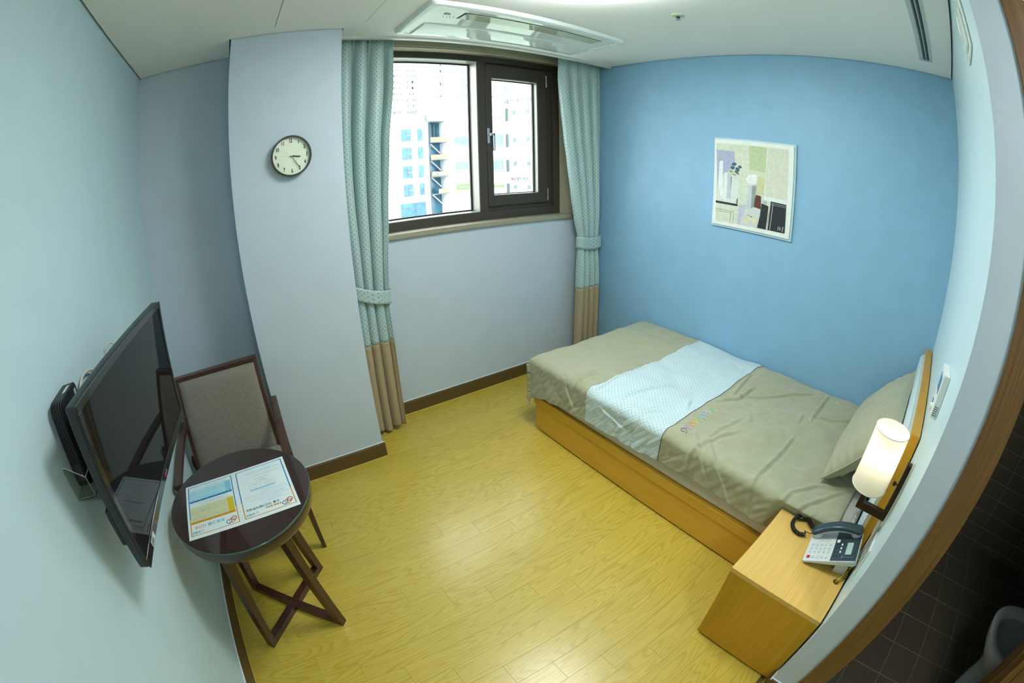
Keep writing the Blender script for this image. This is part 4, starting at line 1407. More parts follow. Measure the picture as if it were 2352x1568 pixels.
# ================================================================== clock on the column
clk = thing('wall_clock', (0.832, 3.60, 1.717), 'round wall clock with dark brown rim and black numerals on the column', 'clock')
m_rim = mat('clock_rim_brown', (0.045, 0.036, 0.030), rough=0.3)
m_dial = mat('clock_dial', (0.74, 0.80, 0.66), rough=0.5)
m_ink = mat('black_ink', (0.02, 0.02, 0.02), rough=0.5)
CXK, CZK, CR = 0.832, 1.7175, 0.0968
bm = BM(); lathe(bm, [(CR - 0.002, 3.6225), (CR, 3.618), (CR, 3.592), (CR - 0.003, 3.587), (CR - 0.0075, 3.587), (CR - 0.0085, 3.598), (CR - 0.0085, 3.6225)], (CXK, 0, CZK), n=96, axis='y', close=True); obj('rim', bm, m_rim, clk, auto=40)
bm = BM(); lathe(bm, [(0.001, 3.6025), (CR - 0.0084, 3.6025), (CR - 0.0084, 3.6225), (0.001, 3.6225)], (CXK, 0, CZK), n=96, axis='y'); dial = obj('dial', bm, m_dial, clk, auto=40)
off = root_off(dial)
for i in range(12):
    n_ = 12 if i == 0 else i
    a = math.radians(30 * i)
    rx_, rz_ = 0.0745 * math.sin(a), 0.0715 * math.cos(a)
    mt_ = frame_mtx(Vector((CXK + rx_, 3.6022, CZK + rz_)) - off, (1, 0, 0), (0, 0, 1)) @ Matrix.Diagonal((0.62, 1.0, 1.0, 1.0))
    text_obj('numeral', str(n_), 0.0250, mt_, m_ink, dial, align='CENTER', bold=0.0011)
def hand(name, dx, dz, w, w1, y, back, m):
    L = math.hypot(dx, dz)
    ux, uz = dx / L, dz / L
    bm = BM(); bar(bm, (CXK - ux * back, y, CZK - uz * back), (CXK + dx, y, CZK + dz), w, 0.0008, up=(0, 1, 0), bev=0, w1=w1)
    obj(name, bm, m, clk)
hand('hour_hand', 0.043, -0.0085, 0.0048, 0.0052, 3.5985, 0.002, m_ink)
hand('minute_hand', 0.037, -0.061, 0.0026, 0.0030, 3.5970, 0.002, m_ink)
hand('second_hand', -0.057, 0.0035, 0.0008, 0.0006, 3.5955, 0.006, m_grey)
bm = BM(); lathe(bm, [(0.0035, 3.602), (0.0035, 3.594), (0.002, 3.593)], (CXK, 0, CZK), n=20, axis='y'); obj('spindle', bm, m_chrome, clk, auto=40)

# ================================================================== picture on the blue wall
pic = thing('framed_picture', (3.044, 2.622, 1.538), 'square abstract still life print in a white and clear frame on the blue wall', 'picture')
m_board = mat('white_mount_board', (0.72, 0.76, 0.72), rough=0.35)
bm = BM(); box(bm, (3.030, 2.345, 1.262), (3.0435, 2.893, 1.812), bev=0.002); obj('clear_backing', bm, mat('frosted_clear', (0.50, 0.66, 0.72), rough=0.1, coat=0.6), pic)
bm = BM(); box(bm, (3.022, 2.357, 1.274), (3.0305, 2.886, 1.801), bev=0.0015); obj('white_frame', bm, m_board, pic)
ACOL = {'sage': (.58, .62, .49), 'lilac': (.36, .39, .52), 'green': (.45, .52, .31), 'green2': (.52, .54, .30), 'cream': (.59, .61, .49), 'white': (.70, .74, .72), 'offwhite': (.60, .65, .60),
        'lilacgrey': (.47, .51, .55), 'black': (.012, .018, .022), 'line': (.25, .29, .26), 'navy': (.04, .10, .16), 'leaf': (.20, .30, .10), 'slate': (.24, .29, .27), 'brown': (.10, .03, .02),
        'lilac2': (.46, .47, .56), 'greywhite': (.55, .57, .56), 'cream2': (.62, .60, .38), 'slate2': (.38, .44, .47), 'whiteline': (.55, .58, .56)}
ART = [('sage',[(2.875,1.776),(2.392,1.777),(2.388,1.301),(2.858,1.294)]),('lilac',[(2.874,1.734),(2.748,1.732),(2.743,1.668),(2.792,1.596),(2.814,1.599),(2.818,1.546),(2.86,1.507)]),('green',[(2.648,1.776),(2.528,1.777),(2.53,1.695),(2.535,1.627),(2.644,1.632)]),('green2',[(2.59,1.597),(2.534,1.599),(2.54,1.49),(2.585,1.497)]),('cream',[(2.528,1.777),(2.394,1.779),(2.391,1.487),(2.533,1.489),(2.538,1.626)]),('white',[(2.528,1.777),(2.525,1.777),(2.533,1.627),(2.533,1.489),(2.391,1.488),(2.39,1.466),(2.518,1.466),(2.539,1.469),(2.538,1.499),(2.535,1.627)]),('offwhite',[(2.85,1.665),(2.825,1.668),(2.824,1.574),(2.809,1.599),(2.776,1.598),(2.759,1.581),(2.706,1.587),(2.71,1.512),(2.718,1.435),(2.72,1.416),(2.858,1.42),(2.856,1.541)]),('lilacgrey',[(2.806,1.595),(2.765,1.595),(2.762,1.443),(2.795,1.443),(2.797,1.52)]),('white',[(2.85,1.665),(2.825,1.668),(2.825,1.516),(2.794,1.424),(2.835,1.448),(2.854,1.542)]),('white',[(2.812,1.594),(2.792,1.596),(2.792,1.425),(2.806,1.428)]),('black',[(2.867,1.419),(2.712,1.417),(2.71,1.404),(2.866,1.405)]),('black',[(2.719,1.449),(2.713,1.45),(2.714,1.419),(2.721,1.418)]),('black',[(2.766,1.576),(2.761,1.576),(2.763,1.514),(2.765,1.481)]),('line',[(2.863,1.371),(2.735,1.369),(2.735,1.366),(2.863,1.368)]),('line',[(2.863,1.359),(2.756,1.358),(2.756,1.356),(2.862,1.356)]),('line',[(2.757,1.361),(2.753,1.361),(2.756,1.299),(2.759,1.298)]),('line',[(2.737,1.366),(2.735,1.367),(2.735,1.3),(2.738,1.3)]),('navy',[(2.751,1.666),(2.735,1.664),(2.73,1.655),(2.74,1.645),(2.756,1.645),(2.765,1.654)]),('navy',[(2.764,1.642),(2.745,1.642),(2.741,1.633),(2.75,1.621),(2.766,1.622),(2.773,1.632)]),('navy',[(2.719,1.649),(2.703,1.651),(2.693,1.638),(2.707,1.632),(2.719,1.64)]),('navy',[(2.734,1.638),(2.713,1.636),(2.709,1.615),(2.723,1.611),(2.739,1.623)]),('navy',[(2.742,1.618),(2.723,1.613),(2.707,1.591),(2.727,1.599),(2.744,1.609)]),('leaf',[(2.778,1.616),(2.755,1.615),(2.759,1.601),(2.776,1.602)]),('leaf',[(2.757,1.6),(2.73,1.589),(2.738,1.584),(2.758,1.591)]),('white',[(2.662,1.574),(2.648,1.606),(2.627,1.604),(2.596,1.61),(2.585,1.584),(2.593,1.555),(2.619,1.547),(2.651,1.552)]),('lilacgrey',[(2.639,1.537),(2.588,1.547),(2.594,1.481),(2.611,1.396),(2.648,1.394),(2.646,1.474)]),('slate',[(2.619,1.538),(2.593,1.544),(2.593,1.5),(2.602,1.411),(2.62,1.406),(2.619,1.478)]),('brown',[(2.59,1.491),(2.557,1.487),(2.553,1.41),(2.6,1.418),(2.596,1.467)]),('lilac2',[(2.703,1.414),(2.653,1.422),(2.686,1.299),(2.705,1.301)]),('greywhite',[(2.605,1.415),(2.555,1.412),(2.569,1.302),(2.686,1.302),(2.67,1.363)]),('cream2',[(2.658,1.351),(2.621,1.355),(2.614,1.335),(2.636,1.313),(2.659,1.325)]),('cream2',[(2.61,1.35),(2.569,1.359),(2.559,1.331),(2.592,1.323),(2.612,1.336)]),('brown',[(2.661,1.367),(2.622,1.362),(2.616,1.351),(2.601,1.365),(2.616,1.358),(2.638,1.364)]),('slate2',[(2.546,1.464),(2.518,1.466),(2.519,1.445),(2.535,1.445)]),('black',[(2.55,1.447),(2.504,1.437),(2.511,1.3),(2.568,1.301),(2.555,1.373)]),('black',[(2.491,1.468),(2.391,1.464),(2.387,1.302),(2.503,1.301),(2.501,1.383)]),('whiteline',[(2.494,1.456),(2.491,1.457),(2.498,1.302),(2.502,1.301)]),('whiteline',[(2.477,1.459),(2.474,1.46),(2.483,1.302),(2.486,1.302)]),('whiteline',[(2.49,1.459),(2.394,1.456),(2.393,1.454),(2.489,1.458)]),('whiteline',[(2.489,1.45),(2.393,1.447),(2.393,1.446),(2.489,1.449)]),('whiteline',[(2.433,1.333),(2.43,1.334),(2.429,1.311),(2.432,1.313)]),('whiteline',[(2.423,1.335),(2.421,1.335),(2.42,1.313),(2.423,1.314)]),('whiteline',[(2.415,1.332),(2.412,1.332),(2.415,1.314),(2.417,1.313)]),('whiteline',[(2.401,1.337),(2.397,1.337),(2.402,1.307),(2.405,1.308)])]
keys = []
bm = BM()
for li, (c_, pts) in enumerate(ART):
    if c_ not in keys: keys.append(c_)
    d = 3.0216 - 0.00006 * li
    vs = [bm.verts.new((d, y, z)) for y, z in pts]
    f = bm.faces.new(vs)
    f.material_index = keys.index(c_)
prt = obj('art_print', bm, [mat('art_' + k, ACOL[k], rough=0.6, var=0.08, vscale=60) for k in keys], pic)
me = prt.data
for a in range(4):
    bm = BM()
    yy = 2.359 if a < 2 else 2.884
    zz = 1.47 if a % 2 else 1.62
    lathe(bm, [(0.002, 3.034), (0.002, 3.036)], (0, 2.3445 if a < 2 else 2.8935, zz), n=10, axis='x')
    obj('fixing_pin', bm, m_dark, pic)

# ================================================================== wall lamp by the bed head
lp = thing('wall_lamp', (1.85, Y0, 0.82), 'lit wall lamp with white drum shade and dark bronze arm above the nightstand', 'lamp')
m_brz = mat('lamp_bronze', (0.030, 0.017, 0.012), rough=0.3, metal=0.5)
LX, LY = 1.848, 1.472
bm = BM(); box(bm, (LX - 0.022, Y0 + 0.0005, 0.700), (LX + 0.022, Y0 + 0.006, 0.945), bev=0.001); obj('wall_plate', bm, m_white, lp)
bm = BM(); box(bm, (LX - 0.011, Y0 + 0.006, 0.712), (LX + 0.011, Y0 + 0.024, 0.925), bev=0.0015); obj('upright', bm, m_brz, lp)
bm = BM(); box(bm, (LX - 0.010, Y0 + 0.022, 0.712), (LX + 0.010, LY + 0.010, 0.740), bev=0.0012); obj('arm', bm, m_brz, lp)
bm = BM(); box(bm, (LX - 0.010, LY - 0.010, 0.7395), (LX + 0.010, LY + 0.010, 0.815), bev=0.0012); obj('riser', bm, m_brz, lp)
bm = BM(); lathe(bm, [(0.0025, Y0 + 0.023), (0.0025, Y0 + 0.030), (0.007, Y0 + 0.031), (0.0085, Y0 + 0.036), (0.006, Y0 + 0.042), (0.001, Y0 + 0.043)], (LX, 0, 0.845), n=20, axis='y'); obj('knob', bm, m_brz, lp, auto=50)
m_shade = bpy.data.materials.new('lamp_shade_cloth')
m_shade.use_nodes = True
nt = m_shade.node_tree; nt.nodes.clear()
mo = nt.nodes.new('ShaderNodeOutputMaterial'); mx = nt.nodes.new('ShaderNodeMixShader'); df = nt.nodes.new('ShaderNodeBsdfDiffuse'); tl = nt.nodes.new('ShaderNodeBsdfTranslucent')
nzs = nt.nodes.new('ShaderNodeTexNoise'); nzs.inputs['Scale'].default_value = 300
rps = nt.nodes.new('ShaderNodeValToRGB'); rps.color_ramp.elements[0].color = (0.80, 0.77, 0.66, 1); rps.color_ramp.elements[1].color = (0.88, 0.85, 0.74, 1)
nt.links.new(nzs.outputs['Fac'], rps.inputs[0]); nt.links.new(rps.outputs[0], df.inputs[0]); nt.links.new(rps.outputs[0], tl.inputs[0])
mx.inputs[0].default_value = 0.45
nt.links.new(df.outputs[0], mx.inputs[1]); nt.links.new(tl.outputs[0], mx.inputs[2]); nt.links.new(mx.outputs[0], mo.inputs[0])
bm = BM()
n_ = 64
rings = []
for z in [0.803 + 0.197 * k / 10 for k in range(11)]:
    rr2 = 0.0655 - 0.0035 * (z - 0.803) / 0.197
    rings.append([bm.verts.new((LX + rr2 * math.cos(2 * PI * i / n_), LY + rr2 * math.sin(2 * PI * i / n_), z)) for i in range(n_)])
for a, b in zip(rings[:-1], rings[1:]):
    for i in range(n_): bm.faces.new((a[i], a[(i + 1) % n_], b[(i + 1) % n_], b[i]))
obj('shade', bm, m_shade, lp, smooth=True)
for z, r_ in ((0.803, 0.0658), (1.0, 0.0623)):
    bm = BM(); tube(bm, [(LX + r_ * math.cos(2 * PI * i / 64), LY + r_ * math.sin(2 * PI * i / 64), z) for i in range(64)], 0.0016, n=8, closed=True)
    obj('shade_hoop', bm, mat('shade_trim', (0.72, 0.69, 0.56), rough=0.6), lp, smooth=True)
m_bulb = mat('bulb_glow', (1, 0.95, 0.85), emit=(1.0, 0.88, 0.66), estr=30.0)
bm = BM(); bmesh.ops.create_uvsphere(bm, u_segments=24, v_segments=16, radius=0.022, matrix=Matrix.Translation((LX, LY, 0.925))); obj('bulb', bm, m_bulb, lp, smooth=True)
bm = BM(); lathe(bm, [(0.011, 0.813), (0.011, 0.88), (0.014, 0.885), (0.014, 0.905), (0.006, 0.91)], (LX, LY, 0), n=20); obj('lamp_holder', bm, m_white, lp, auto=40)

# ================================================================== thermostat, plates, white unit on the head wall
th_ = thing('thermostat', (1.857, Y0, 1.16), 'white wall thermostat with small blue display beside the bed head', 'thermostat')
bm = BM(); box(bm, (1.802, Y0, 1.098), (1.912, Y0 + 0.024, 1.222), bev=0.003); obj('case', bm, m_white, th_)
m_lcdb = mat('blue_display', (0.05, 0.20, 0.34), rough=0.1, coat=0.5)
bm = BM(); box(bm, (1.820, Y0 + 0.024, 1.160), (1.890, Y0 + 0.0252, 1.205), bev=0.0005); obj('display', bm, m_lcdb, th_)
bm = BM(); lathe(bm, [(0.011, Y0 + 0.024), (0.010, Y0 + 0.034), (0.002, Y0 + 0.035)], (1.835, 0, 1.118), n=24, axis='y'); obj('dial_knob', bm, m_white, th_, auto=40)
bm = BM(); box(bm, (1.868, Y0 + 0.024, 1.112), (1.888, Y0 + 0.027, 1.126), bev=0.001); obj('button', bm, m_lcdb, th_)
for k in range(5):
    bm = BM(); box(bm, (1.8012, Y0 + 0.006, 1.108 + k * 0.006), (1.8035, Y0 + 0.021, 1.1095 + k * 0.006)); obj('vent_slot', bm, m_gasket, th_)

m_plate = mat('grey_switch_plate', (0.40, 0.42, 0.40), rough=0.25, metal=0.2)
sw = thing('wall_outlet', (1.775, Y0, 0.62), 'grey double wall outlet plate behind the telephone', 'outlet')
bm = BM(); box(bm, (1.722, Y0, 0.560), (1.822, Y0 + 0.007, 0.680), bev=0.002); obj('cover_plate', bm, m_white, sw)
bm = BM(); box(bm, (1.732, Y0 + 0.007, 0.575), (1.812, Y0 + 0.0095, 0.665), bev=0.001); obj('insert', bm, m_plate, sw)
for xx in (1.755, 1.790):
    bm = BM(); lathe(bm, [(0.0115, Y0 + 0.0095), (0.012, Y0 + 0.0112), (0.0095, Y0 + 0.0112), (0.009, Y0 + 0.0098), (0.001, Y0 + 0.0098)], (xx, 0, 0.62), n=24, axis='y'); obj('socket', bm, m_plate, sw, auto=40)
    bm = BM(); lathe(bm, [(0.0022, Y0 + 0.0098), (0.0015, Y0 + 0.0112)], (xx, 0, 0.634), n=10, axis='y'); obj('screw', bm, m_chrome, sw)
sw2 = thing('wall_switch', (1.905, Y0, 0.63), 'ivory wall switch plate under the wall lamp', 'switch')
bm = BM(); box(bm, (1.845, Y0, 0.565), (1.960, Y0 + 0.007, 0.680), bev=0.002); obj('cover_plate', bm, m_plate, sw2)
for x0_ in (1.855, 1.905):
    bm = BM(); box(bm, (x0_, Y0 + 0.007, 0.580), (x0_ + 0.044, Y0 + 0.0105, 0.665), bev=0.001); obj('rocker', bm, mat('ivory_rocker', (0.50, 0.48, 0.36), rough=0.3), sw2)

wu = thing('white_wall_unit', (1.83, Y0, 2.13), 'small glossy white wall unit high on the pale head wall', 'light')  # generic white unit with a round boss, purpose unknown
bm = BM(); box(bm, (1.735, Y0, 2.05), (1.90, Y0 + 0.010, 2.205), bev=0.006, seg=3); obj('back_box', bm, m_whitegl, wu)
bm = BM(); box(bm, (1.742, Y0 + 0.010, 2.062), (1.83, Y0 + 0.020, 2.16), bev=0.004, seg=3); obj('cover', bm, m_whitegl, wu)
bm = BM(); lathe(bm, [(0.034, Y0 + 0.010), (0.034, Y0 + 0.016), (0.026, Y0 + 0.021), (0.002, Y0 + 0.022)], (1.868, 0, 2.16), n=32, axis='y'); obj('round_head', bm, m_whitegl, wu, auto=40)

# ================================================================== printed sheets on the table
m_paper = mat('paper_white', (0.66, 0.76, 0.78), rough=0.6, var=0.01)
P_BL, P_OR, P_RD, P_YL = mat('print_blue', (0.0, 0.16, 0.38), rough=0.5), mat('print_orange', (0.60, 0.27, 0.0), rough=0.5), mat('print_red', (0.38, 0.05, 0.02), rough=0.5), mat('print_yellow', (0.62, 0.47, 0.02), rough=0.5)
P_LB, P_MB, P_BG, P_TL, P_GR, P_DK = mat('print_light_blue', (0.38, 0.64, 0.74), rough=0.5), mat('print_mid_blue', (0.22, 0.52, 0.68), rough=0.5), mat('print_beige', (0.58, 0.60, 0.36), rough=0.5), mat('print_teal', (0.02, 0.25, 0.36), rough=0.5), mat('print_grey_text', (0.20, 0.30, 0.36), rough=0.5), mat('print_dark_text', (0.04, 0.06, 0.09), rough=0.5)
PM = [P_BL, P_OR, P_RD, P_YL, P_LB, P_MB, P_BG, P_TL, P_GR, P_DK]
def sheet(name, center, ang, label):
    ey = Vector((math.sin(ang), -math.cos(ang), 0))
    ex_ = Vector((ey.y, -ey.x, 0))
    mm = Matrix((ex_, ey, Vector((0, 0, 1)))).transposed()
    t = thing(name, (center[0], center[1], 0.6546), label, 'paper', 'printed A4 sheets on the round table', rot=mm.to_euler())
    bm = BM(); box(bm, (-0.105, -0.1485, 0.0), (0.105, 0.1485, 0.0006)); obj('sheet', bm, m_paper, t, local=True)
    return t
def rect(bm, x0, y0, x1, y1, z, mi):
    f = bm.faces.new([bm.verts.new((x - 0.105, y - 0.1485, z)) for x, y in ((x0, y0), (x1, y0), (x1, y1), (x0, y1))])
    f.material_index = mi
def border(t):
    bm = BM()
    z = 0.0008
    b, w, ysp = 0.0095, 0.0038, 0.195
    rect(bm, b, 0.011, 0.21 - b, 0.011 + w * .8, z, 0)
    for x in (b, 0.21 - b - w):
        rect(bm, x, 0.011, x + w, ysp, z, 0)
        rect(bm, x, ysp, x + w, 0.281, z, 1)
    rect(bm, b, 0.281 - w * .8, 0.21 - b, 0.281, z, 1)
    obj('printed_border', bm, PM, t, local=True)
def rings_logo(t):
    for (x, y, r, m) in ((0.030, 0.258, 0.0085, P_BL), (0.0405 - 0.013, 0.247 + 0.002, 0.0, None), (0.040, 0.254, 0.0095, P_OR), (0.031, 0.266, 0.0, None)):
        if not m: continue
    for i, (x, y, r, m) in enumerate(((0.048, 0.262, 0.0080, P_BL), (0.036, 0.2595, 0.0098, P_OR), (0.028, 0.252, 0.0078, P_RD))):
        bm = BM()
        bw = 0.0030
        n = 28
        z = 0.0009 + i * 0.0001
        A = [bm.verts.new((x - 0.105 + (r + bw) * math.cos(2 * PI * k / n), y - 0.1485 + (r + bw) * math.sin(2 * PI * k / n), z)) for k in range(n)]
        B = [bm.verts.new((x - 0.105 + (r - 0.0) * math.cos(2 * PI * k / n), y - 0.1485 + (r - 0.0) * math.sin(2 * PI * k / n), z)) for k in range(n)]
        for k in range(n): bm.faces.new((B[k], A[k], A[(k + 1) % n], B[(k + 1) % n]))
        obj('logo_ring', bm, m, t, local=True)
        bm = BM()
        rect(bm, x - 0.0015, y + r + 0.001, x + 0.0025, y + r + 0.0045, z, 0)
        obj('logo_dot', bm, m, t, local=True)
def dashes(bm, x0, x1, y, mi, z=0.0009, h=0.0016, seed=1):
    rnd = random.Random(seed)
    x = x0
    while x < x1:
        w = rnd.uniform(0.0016, 0.0024)
        for _ in range(rnd.randint(2, 5)):
            if x + w > x1: break
            rect(bm, x, y, x + w * 0.72, y + h, z, mi)
            x += w
        x += 0.0016
def head_text(t, body, size, x, y, m, **kw):
    mtx = Matrix.Translation((x - 0.105, y - 0.1485, 0.0010))
    text_obj('heading', body, size, mtx, m, t, **kw)
def mark(t):
    head_text(t, '요태안', 0.0125, 0.160, 0.2655, P_TL, bold=0.0003)
    bm = BM()
    for i in range(3):
        for j in range(3):
            rect(bm, 0.1475 + i * 0.0036, 0.260 + j * 0.0036, 0.1495 + i * 0.0036, 0.262 + j * 0.0036, 0.0009, (1, 2, 8)[(i + j) % 3])
    o = obj('logo_grid', bm, PM, t, local=True)
s1 = sheet('printed_sheet', (0.2175, 2.7775), 0.047, 'left paper sheet on the round table with yellow and blue timetable blocks')
border(s1); rings_logo(s1); mark(s1)
head_text(s1, '프로그램', 0.0185, 0.062, 0.2415, P_TL, bold=0.0002)
head_text(s1, '시간표', 0.0185, 0.134, 0.2415, P_OR, bold=0.0002)
bm = BM(); z = 0.0008
rect(bm, 0.017, 0.211, 0.196, 0.2225, z, 1)
rect(bm, 0.017, 0.134, 0.196, 0.211, z, 6)
rect(bm, 0.017, 0.134, 0.0415, 0.211, z + 0.0001, 3)
rect(bm, 0.017, 0.0960, 0.196, 0.1060, z, 0)
rect(bm, 0.017, 0.034, 0.196, 0.0960, z, 4)
rect(bm, 0.017, 0.034, 0.0415, 0.0960, z + 0.0001, 5)
for xx in (0.072, 0.104, 0.132, 0.162):
    rect(bm, xx, 0.145, xx + 0.0004, 0.172, z + 0.0002, 8); rect(bm, xx, 0.190, xx + 0.0004, 0.207, z + 0.0002, 8)
    rect(bm, xx, 0.045, xx + 0.0004, 0.068, z + 0.0002, 8); rect(bm, xx, 0.078, xx + 0.0004, 0.092, z + 0.0002, 8)
obj('printed_table', bm, PM, s1, local=True)
bm = BM()
sd_ = 0
for (ytab, rows) in ((0.0, (0.200, 0.194, 0.180, 0.166, 0.160, 0.154, 0.140)), (0.0, (0.087, 0.081, 0.072, 0.062, 0.056, 0.050, 0.040))):
    for y in rows:
        for (xa_, xb2) in ((0.022, 0.036), (0.050, 0.066), (0.078, 0.098), (0.108, 0.126), (0.137, 0.157), (0.167, 0.190)):
            sd_ += 1
            if y in (0.180, 0.140, 0.072, 0.040):
                if xa_ != 0.108: continue
            dashes(bm, xa_, xb2, y, 8, z=0.0011, h=0.0014, seed=sd_)
for y, a_, b_, mi in ((0.126, 0.03, 0.15, 8), (0.120, 0.05, 0.13, 2), (0.114, 0.04, 0.17, 8), (0.0285, 0.03, 0.12, 2), (0.0235, 0.04, 0.18, 8)):
    dashes(bm, a_, b_, y, mi, seed=int(y * 9999))
for k in range(6):
    rect(bm, 0.028 + k * 0.030, 0.2155, 0.031 + k * 0.030, 0.2185, 0.0011, 7); rect(bm, 0.028 + k * 0.030, 0.0995, 0.031 + k * 0.030, 0.1025, 0.0011, 4)
o = obj('small_print', bm, PM, s1, local=True); o['kind'] = 'stuff'

s2 = sheet('printed_sheet', (0.427, 2.7882), 0.052, 'right paper sheet on the round table with a small blue and white table')
border(s2); rings_logo(s2); mark(s2)
head_text(s2, '운동을 할때는', 0.0105, 0.060, 0.2555, P_OR, bold=0.0003)
head_text(s2, '손을 깨끗이', 0.0135, 0.064, 0.240, P_TL, bold=0.0003)
head_text(s2, '닦아주세요', 0.0135, 0.128, 0.240, P_DK, bold=0.0003)
bm = BM()
rect(bm, 0.058, 0.139, 0.158, 0.1465, z, 5)
for y in (0.139, 0.130, 0.121, 0.112, 0.105): rect(bm, 0.058, y, 0.158, y + 0.0004, z + 0.0001, 8)
for xx in (0.058, 0.112, 0.1576): rect(bm, xx, 0.105, xx + 0.0004, 0.139, z + 0.0001, 8)
obj('printed_table', bm, PM, s2, local=True)
bm = BM()
for i, (y, a_, b_, mi) in enumerate(((0.2225, 0.030, 0.125, 8), (0.2165, 0.050, 0.110, 7), (0.2065, 0.030, 0.135, 8), (0.1965, 0.030, 0.170, 8), (0.1905, 0.038, 0.078, 0), (0.1845, 0.030, 0.150, 8), (0.1745, 0.030, 0.185, 8), (0.1650, 0.030, 0.120, 8), (0.1590, 0.030, 0.110, 8),
                                     (0.1510, 0.085, 0.122, 7), (0.0985, 0.082, 0.130, 2), (0.0930, 0.095, 0.112, 2), (0.0860, 0.070, 0.135, 8), (0.0800, 0.078, 0.130, 8), (0.0650, 0.030, 0.140, 8), (0.0590, 0.035, 0.150, 8), (0.0450, 0.028, 0.160, 8), (0.0390, 0.028, 0.165, 8), (0.0330, 0.06, 0.17, 7),
                                     (0.1325, 0.070, 0.095, 8), (0.1235, 0.070, 0.100, 8), (0.1145, 0.068, 0.098, 8), (0.1325, 0.128, 0.140, 8), (0.1145, 0.128, 0.140, 9), (0.1415, 0.080, 0.088, 0), (0.1415, 0.132, 0.140, 0))):
    dashes(bm, a_, b_, y, mi, seed=500 + i)
for y in (0.2225, 0.2065, 0.1965, 0.1745, 0.165): rect(bm, 0.0225, y - 0.0003, 0.0248, y + 0.002, 0.0009, 2)
for y in (0.0600, 0.0400): rect(bm, 0.0225, y, 0.0248, y + 0.0022, 0.0009, 0)
o = obj('small_print', bm, PM, s2, local=True); o['kind'] = 'stuff'

# ================================================================== telephone
lo_r = Vector((1.784, 1.558, 0.452)); lo_l = Vector((1.950, 1.583, 0.452)); hi_r = Vector((1.822, 1.371, 0.538))
ex_ = (lo_r - lo_l).normalized()
ey_ = (hi_r - lo_r).normalized()
ez_ = ex_.cross(ey_).normalized()
ey_ = ez_.cross(ex_).normalized()
pm = Matrix((ex_, ey_, ez_)).transposed()
phn = thing('telephone', lo_l, 'white and dark grey desk telephone with corded handset on the nightstand', 'telephone', rot=pm.to_euler())
PWID, PLEN = (lo_r - lo_l).length, (hi_r - lo_r).length + 0.004
m_ph = mat('phone_light_grey', (0.60, 0.64, 0.63), rough=0.35)
m_phd = mat('phone_dark', (0.030, 0.050, 0.062), rough=0.28)
m_key = mat('phone_key_grey', (0.66, 0.70, 0.69), rough=0.3)
m_keyr = mat('phone_key_red', (0.55, 0.015, 0.05), rough=0.3)
m_lcd = mat('phone_lcd', (0.38, 0.52, 0.46), rough=0.06, coat=0.6)
bm = BM()
pts = [(0.0, 0.004), (0.010, 0.0), (PWID - 0.006, 0.0), (PWID, 0.006), (PWID, PLEN - 0.008), (PWID - 0.008, PLEN), (0.008, PLEN), (0.0, PLEN - 0.008)]
loft(bm, [([(x * 0.97 + 0.002, y * 0.97 + 0.004) for x, y in pts], -0.024), (pts, -0.0101), (pts, -0.002), ([(x * 0.99 + 0.0008, y * 0.99 + 0.001) for x, y in pts], 0.0)])
for v in bm.verts:
    if v.co.z < -0.02: v.co.z = -(0.0085 + v.co.y * 0.085)
    elif v.co.z < -0.01: v.co.z = -(0.0065 + v.co.y * 0.06)
obj('body', bm, m_ph, phn, local=True)
bm = BM(); box(bm, (0.004, PLEN * 0.505, 0.0), (PWID - 0.004, PLEN - 0.004, 0.0012), bev=0.0005); pan = obj('dark_panel', bm, m_phd, phn, local=True)
km = small_box_mesh('key', 0.0118, 0.0105, 0.0035, m_key, bev=0.0012)
for r_i, xx in enumerate((0.072, 0.092, 0.112, 0.140)):
    for c_i in range(5):
        yy = 0.012 + c_i * 0.0178
        if r_i == 3 and c_i == 0:
            bm = BM(); box(bm, (xx - 0.001, yy, 0.0), (xx + 0.013, yy + 0.0125, 0.003), bev=0.001); obj('red_key', bm, m_keyr, phn, local=True)['label'] = 'small red key'
            continue
        o = bpy.data.objects.new('key', km); COL.objects.link(o); o.parent = phn; o.location = (xx, yy + 0.0015, 0.0)
        bm = BM(); box(bm, (xx + 0.004, yy + 0.004, 0.0035), (xx + 0.008, yy + 0.008, 0.0037)); obj('key_print', bm, m_grey, o, local=True)
# the prints were written in phone space: shift them into their key's space
for o in list(bpy.data.objects):
    if o.name.startswith('key_print'):
        for v in o.data.vertices:
            v.co -= o.parent.location
km2 = small_box_mesh('small_key', 0.006, 0.0045, 0.0015, m_gasket, bev=0.0005)
kmw = small_box_mesh('white_label', 0.010, 0.006, 0.0008, mat('label_white', (0.75, 0.78, 0.78), rough=0.4), bev=0.0)
for r_i, xx in enumerate((0.074, 0.094, 0.114, 0.135)):
    for c_i in range(3 if r_i == 3 else 2):
        o = bpy.data.objects.new('small_key', km2); COL.objects.link(o); o.parent = phn; o.location = (xx, PLEN * 0.505 + 0.008 + c_i * 0.0115, 0.001)
    if r_i < 3:
        o = bpy.data.objects.new('white_label', kmw); COL.objects.link(o); o.parent = phn; o.location = (xx - 0.002, PLEN * 0.505 + 0.0275, 0.001)
bm = BM(); box(bm, (0.062, 0.154, 0.001), (0.150, 0.200, 0.004), bev=0.001); obj('display_bezel', bm, m_phd, phn, local=True)
bm = BM(); box(bm, (0.070, 0.160, 0.004), (0.134, 0.184, 0.0046)); obj('display', bm, m_lcd, phn, local=True)
text_obj('brand_letters', 'TA', 0.010, Matrix.Translation((0.136, 0.150, 0.0016)), m_lgrey, phn)
bm = BM(); box(bm, (0.050, PLEN * 0.505 + 0.006, 0.0012), (0.066, PLEN * 0.505 + 0.018, 0.0018)); obj('number_card', bm, mat('label_white', (0, 0, 0)), phn, local=True)
bm = BM()
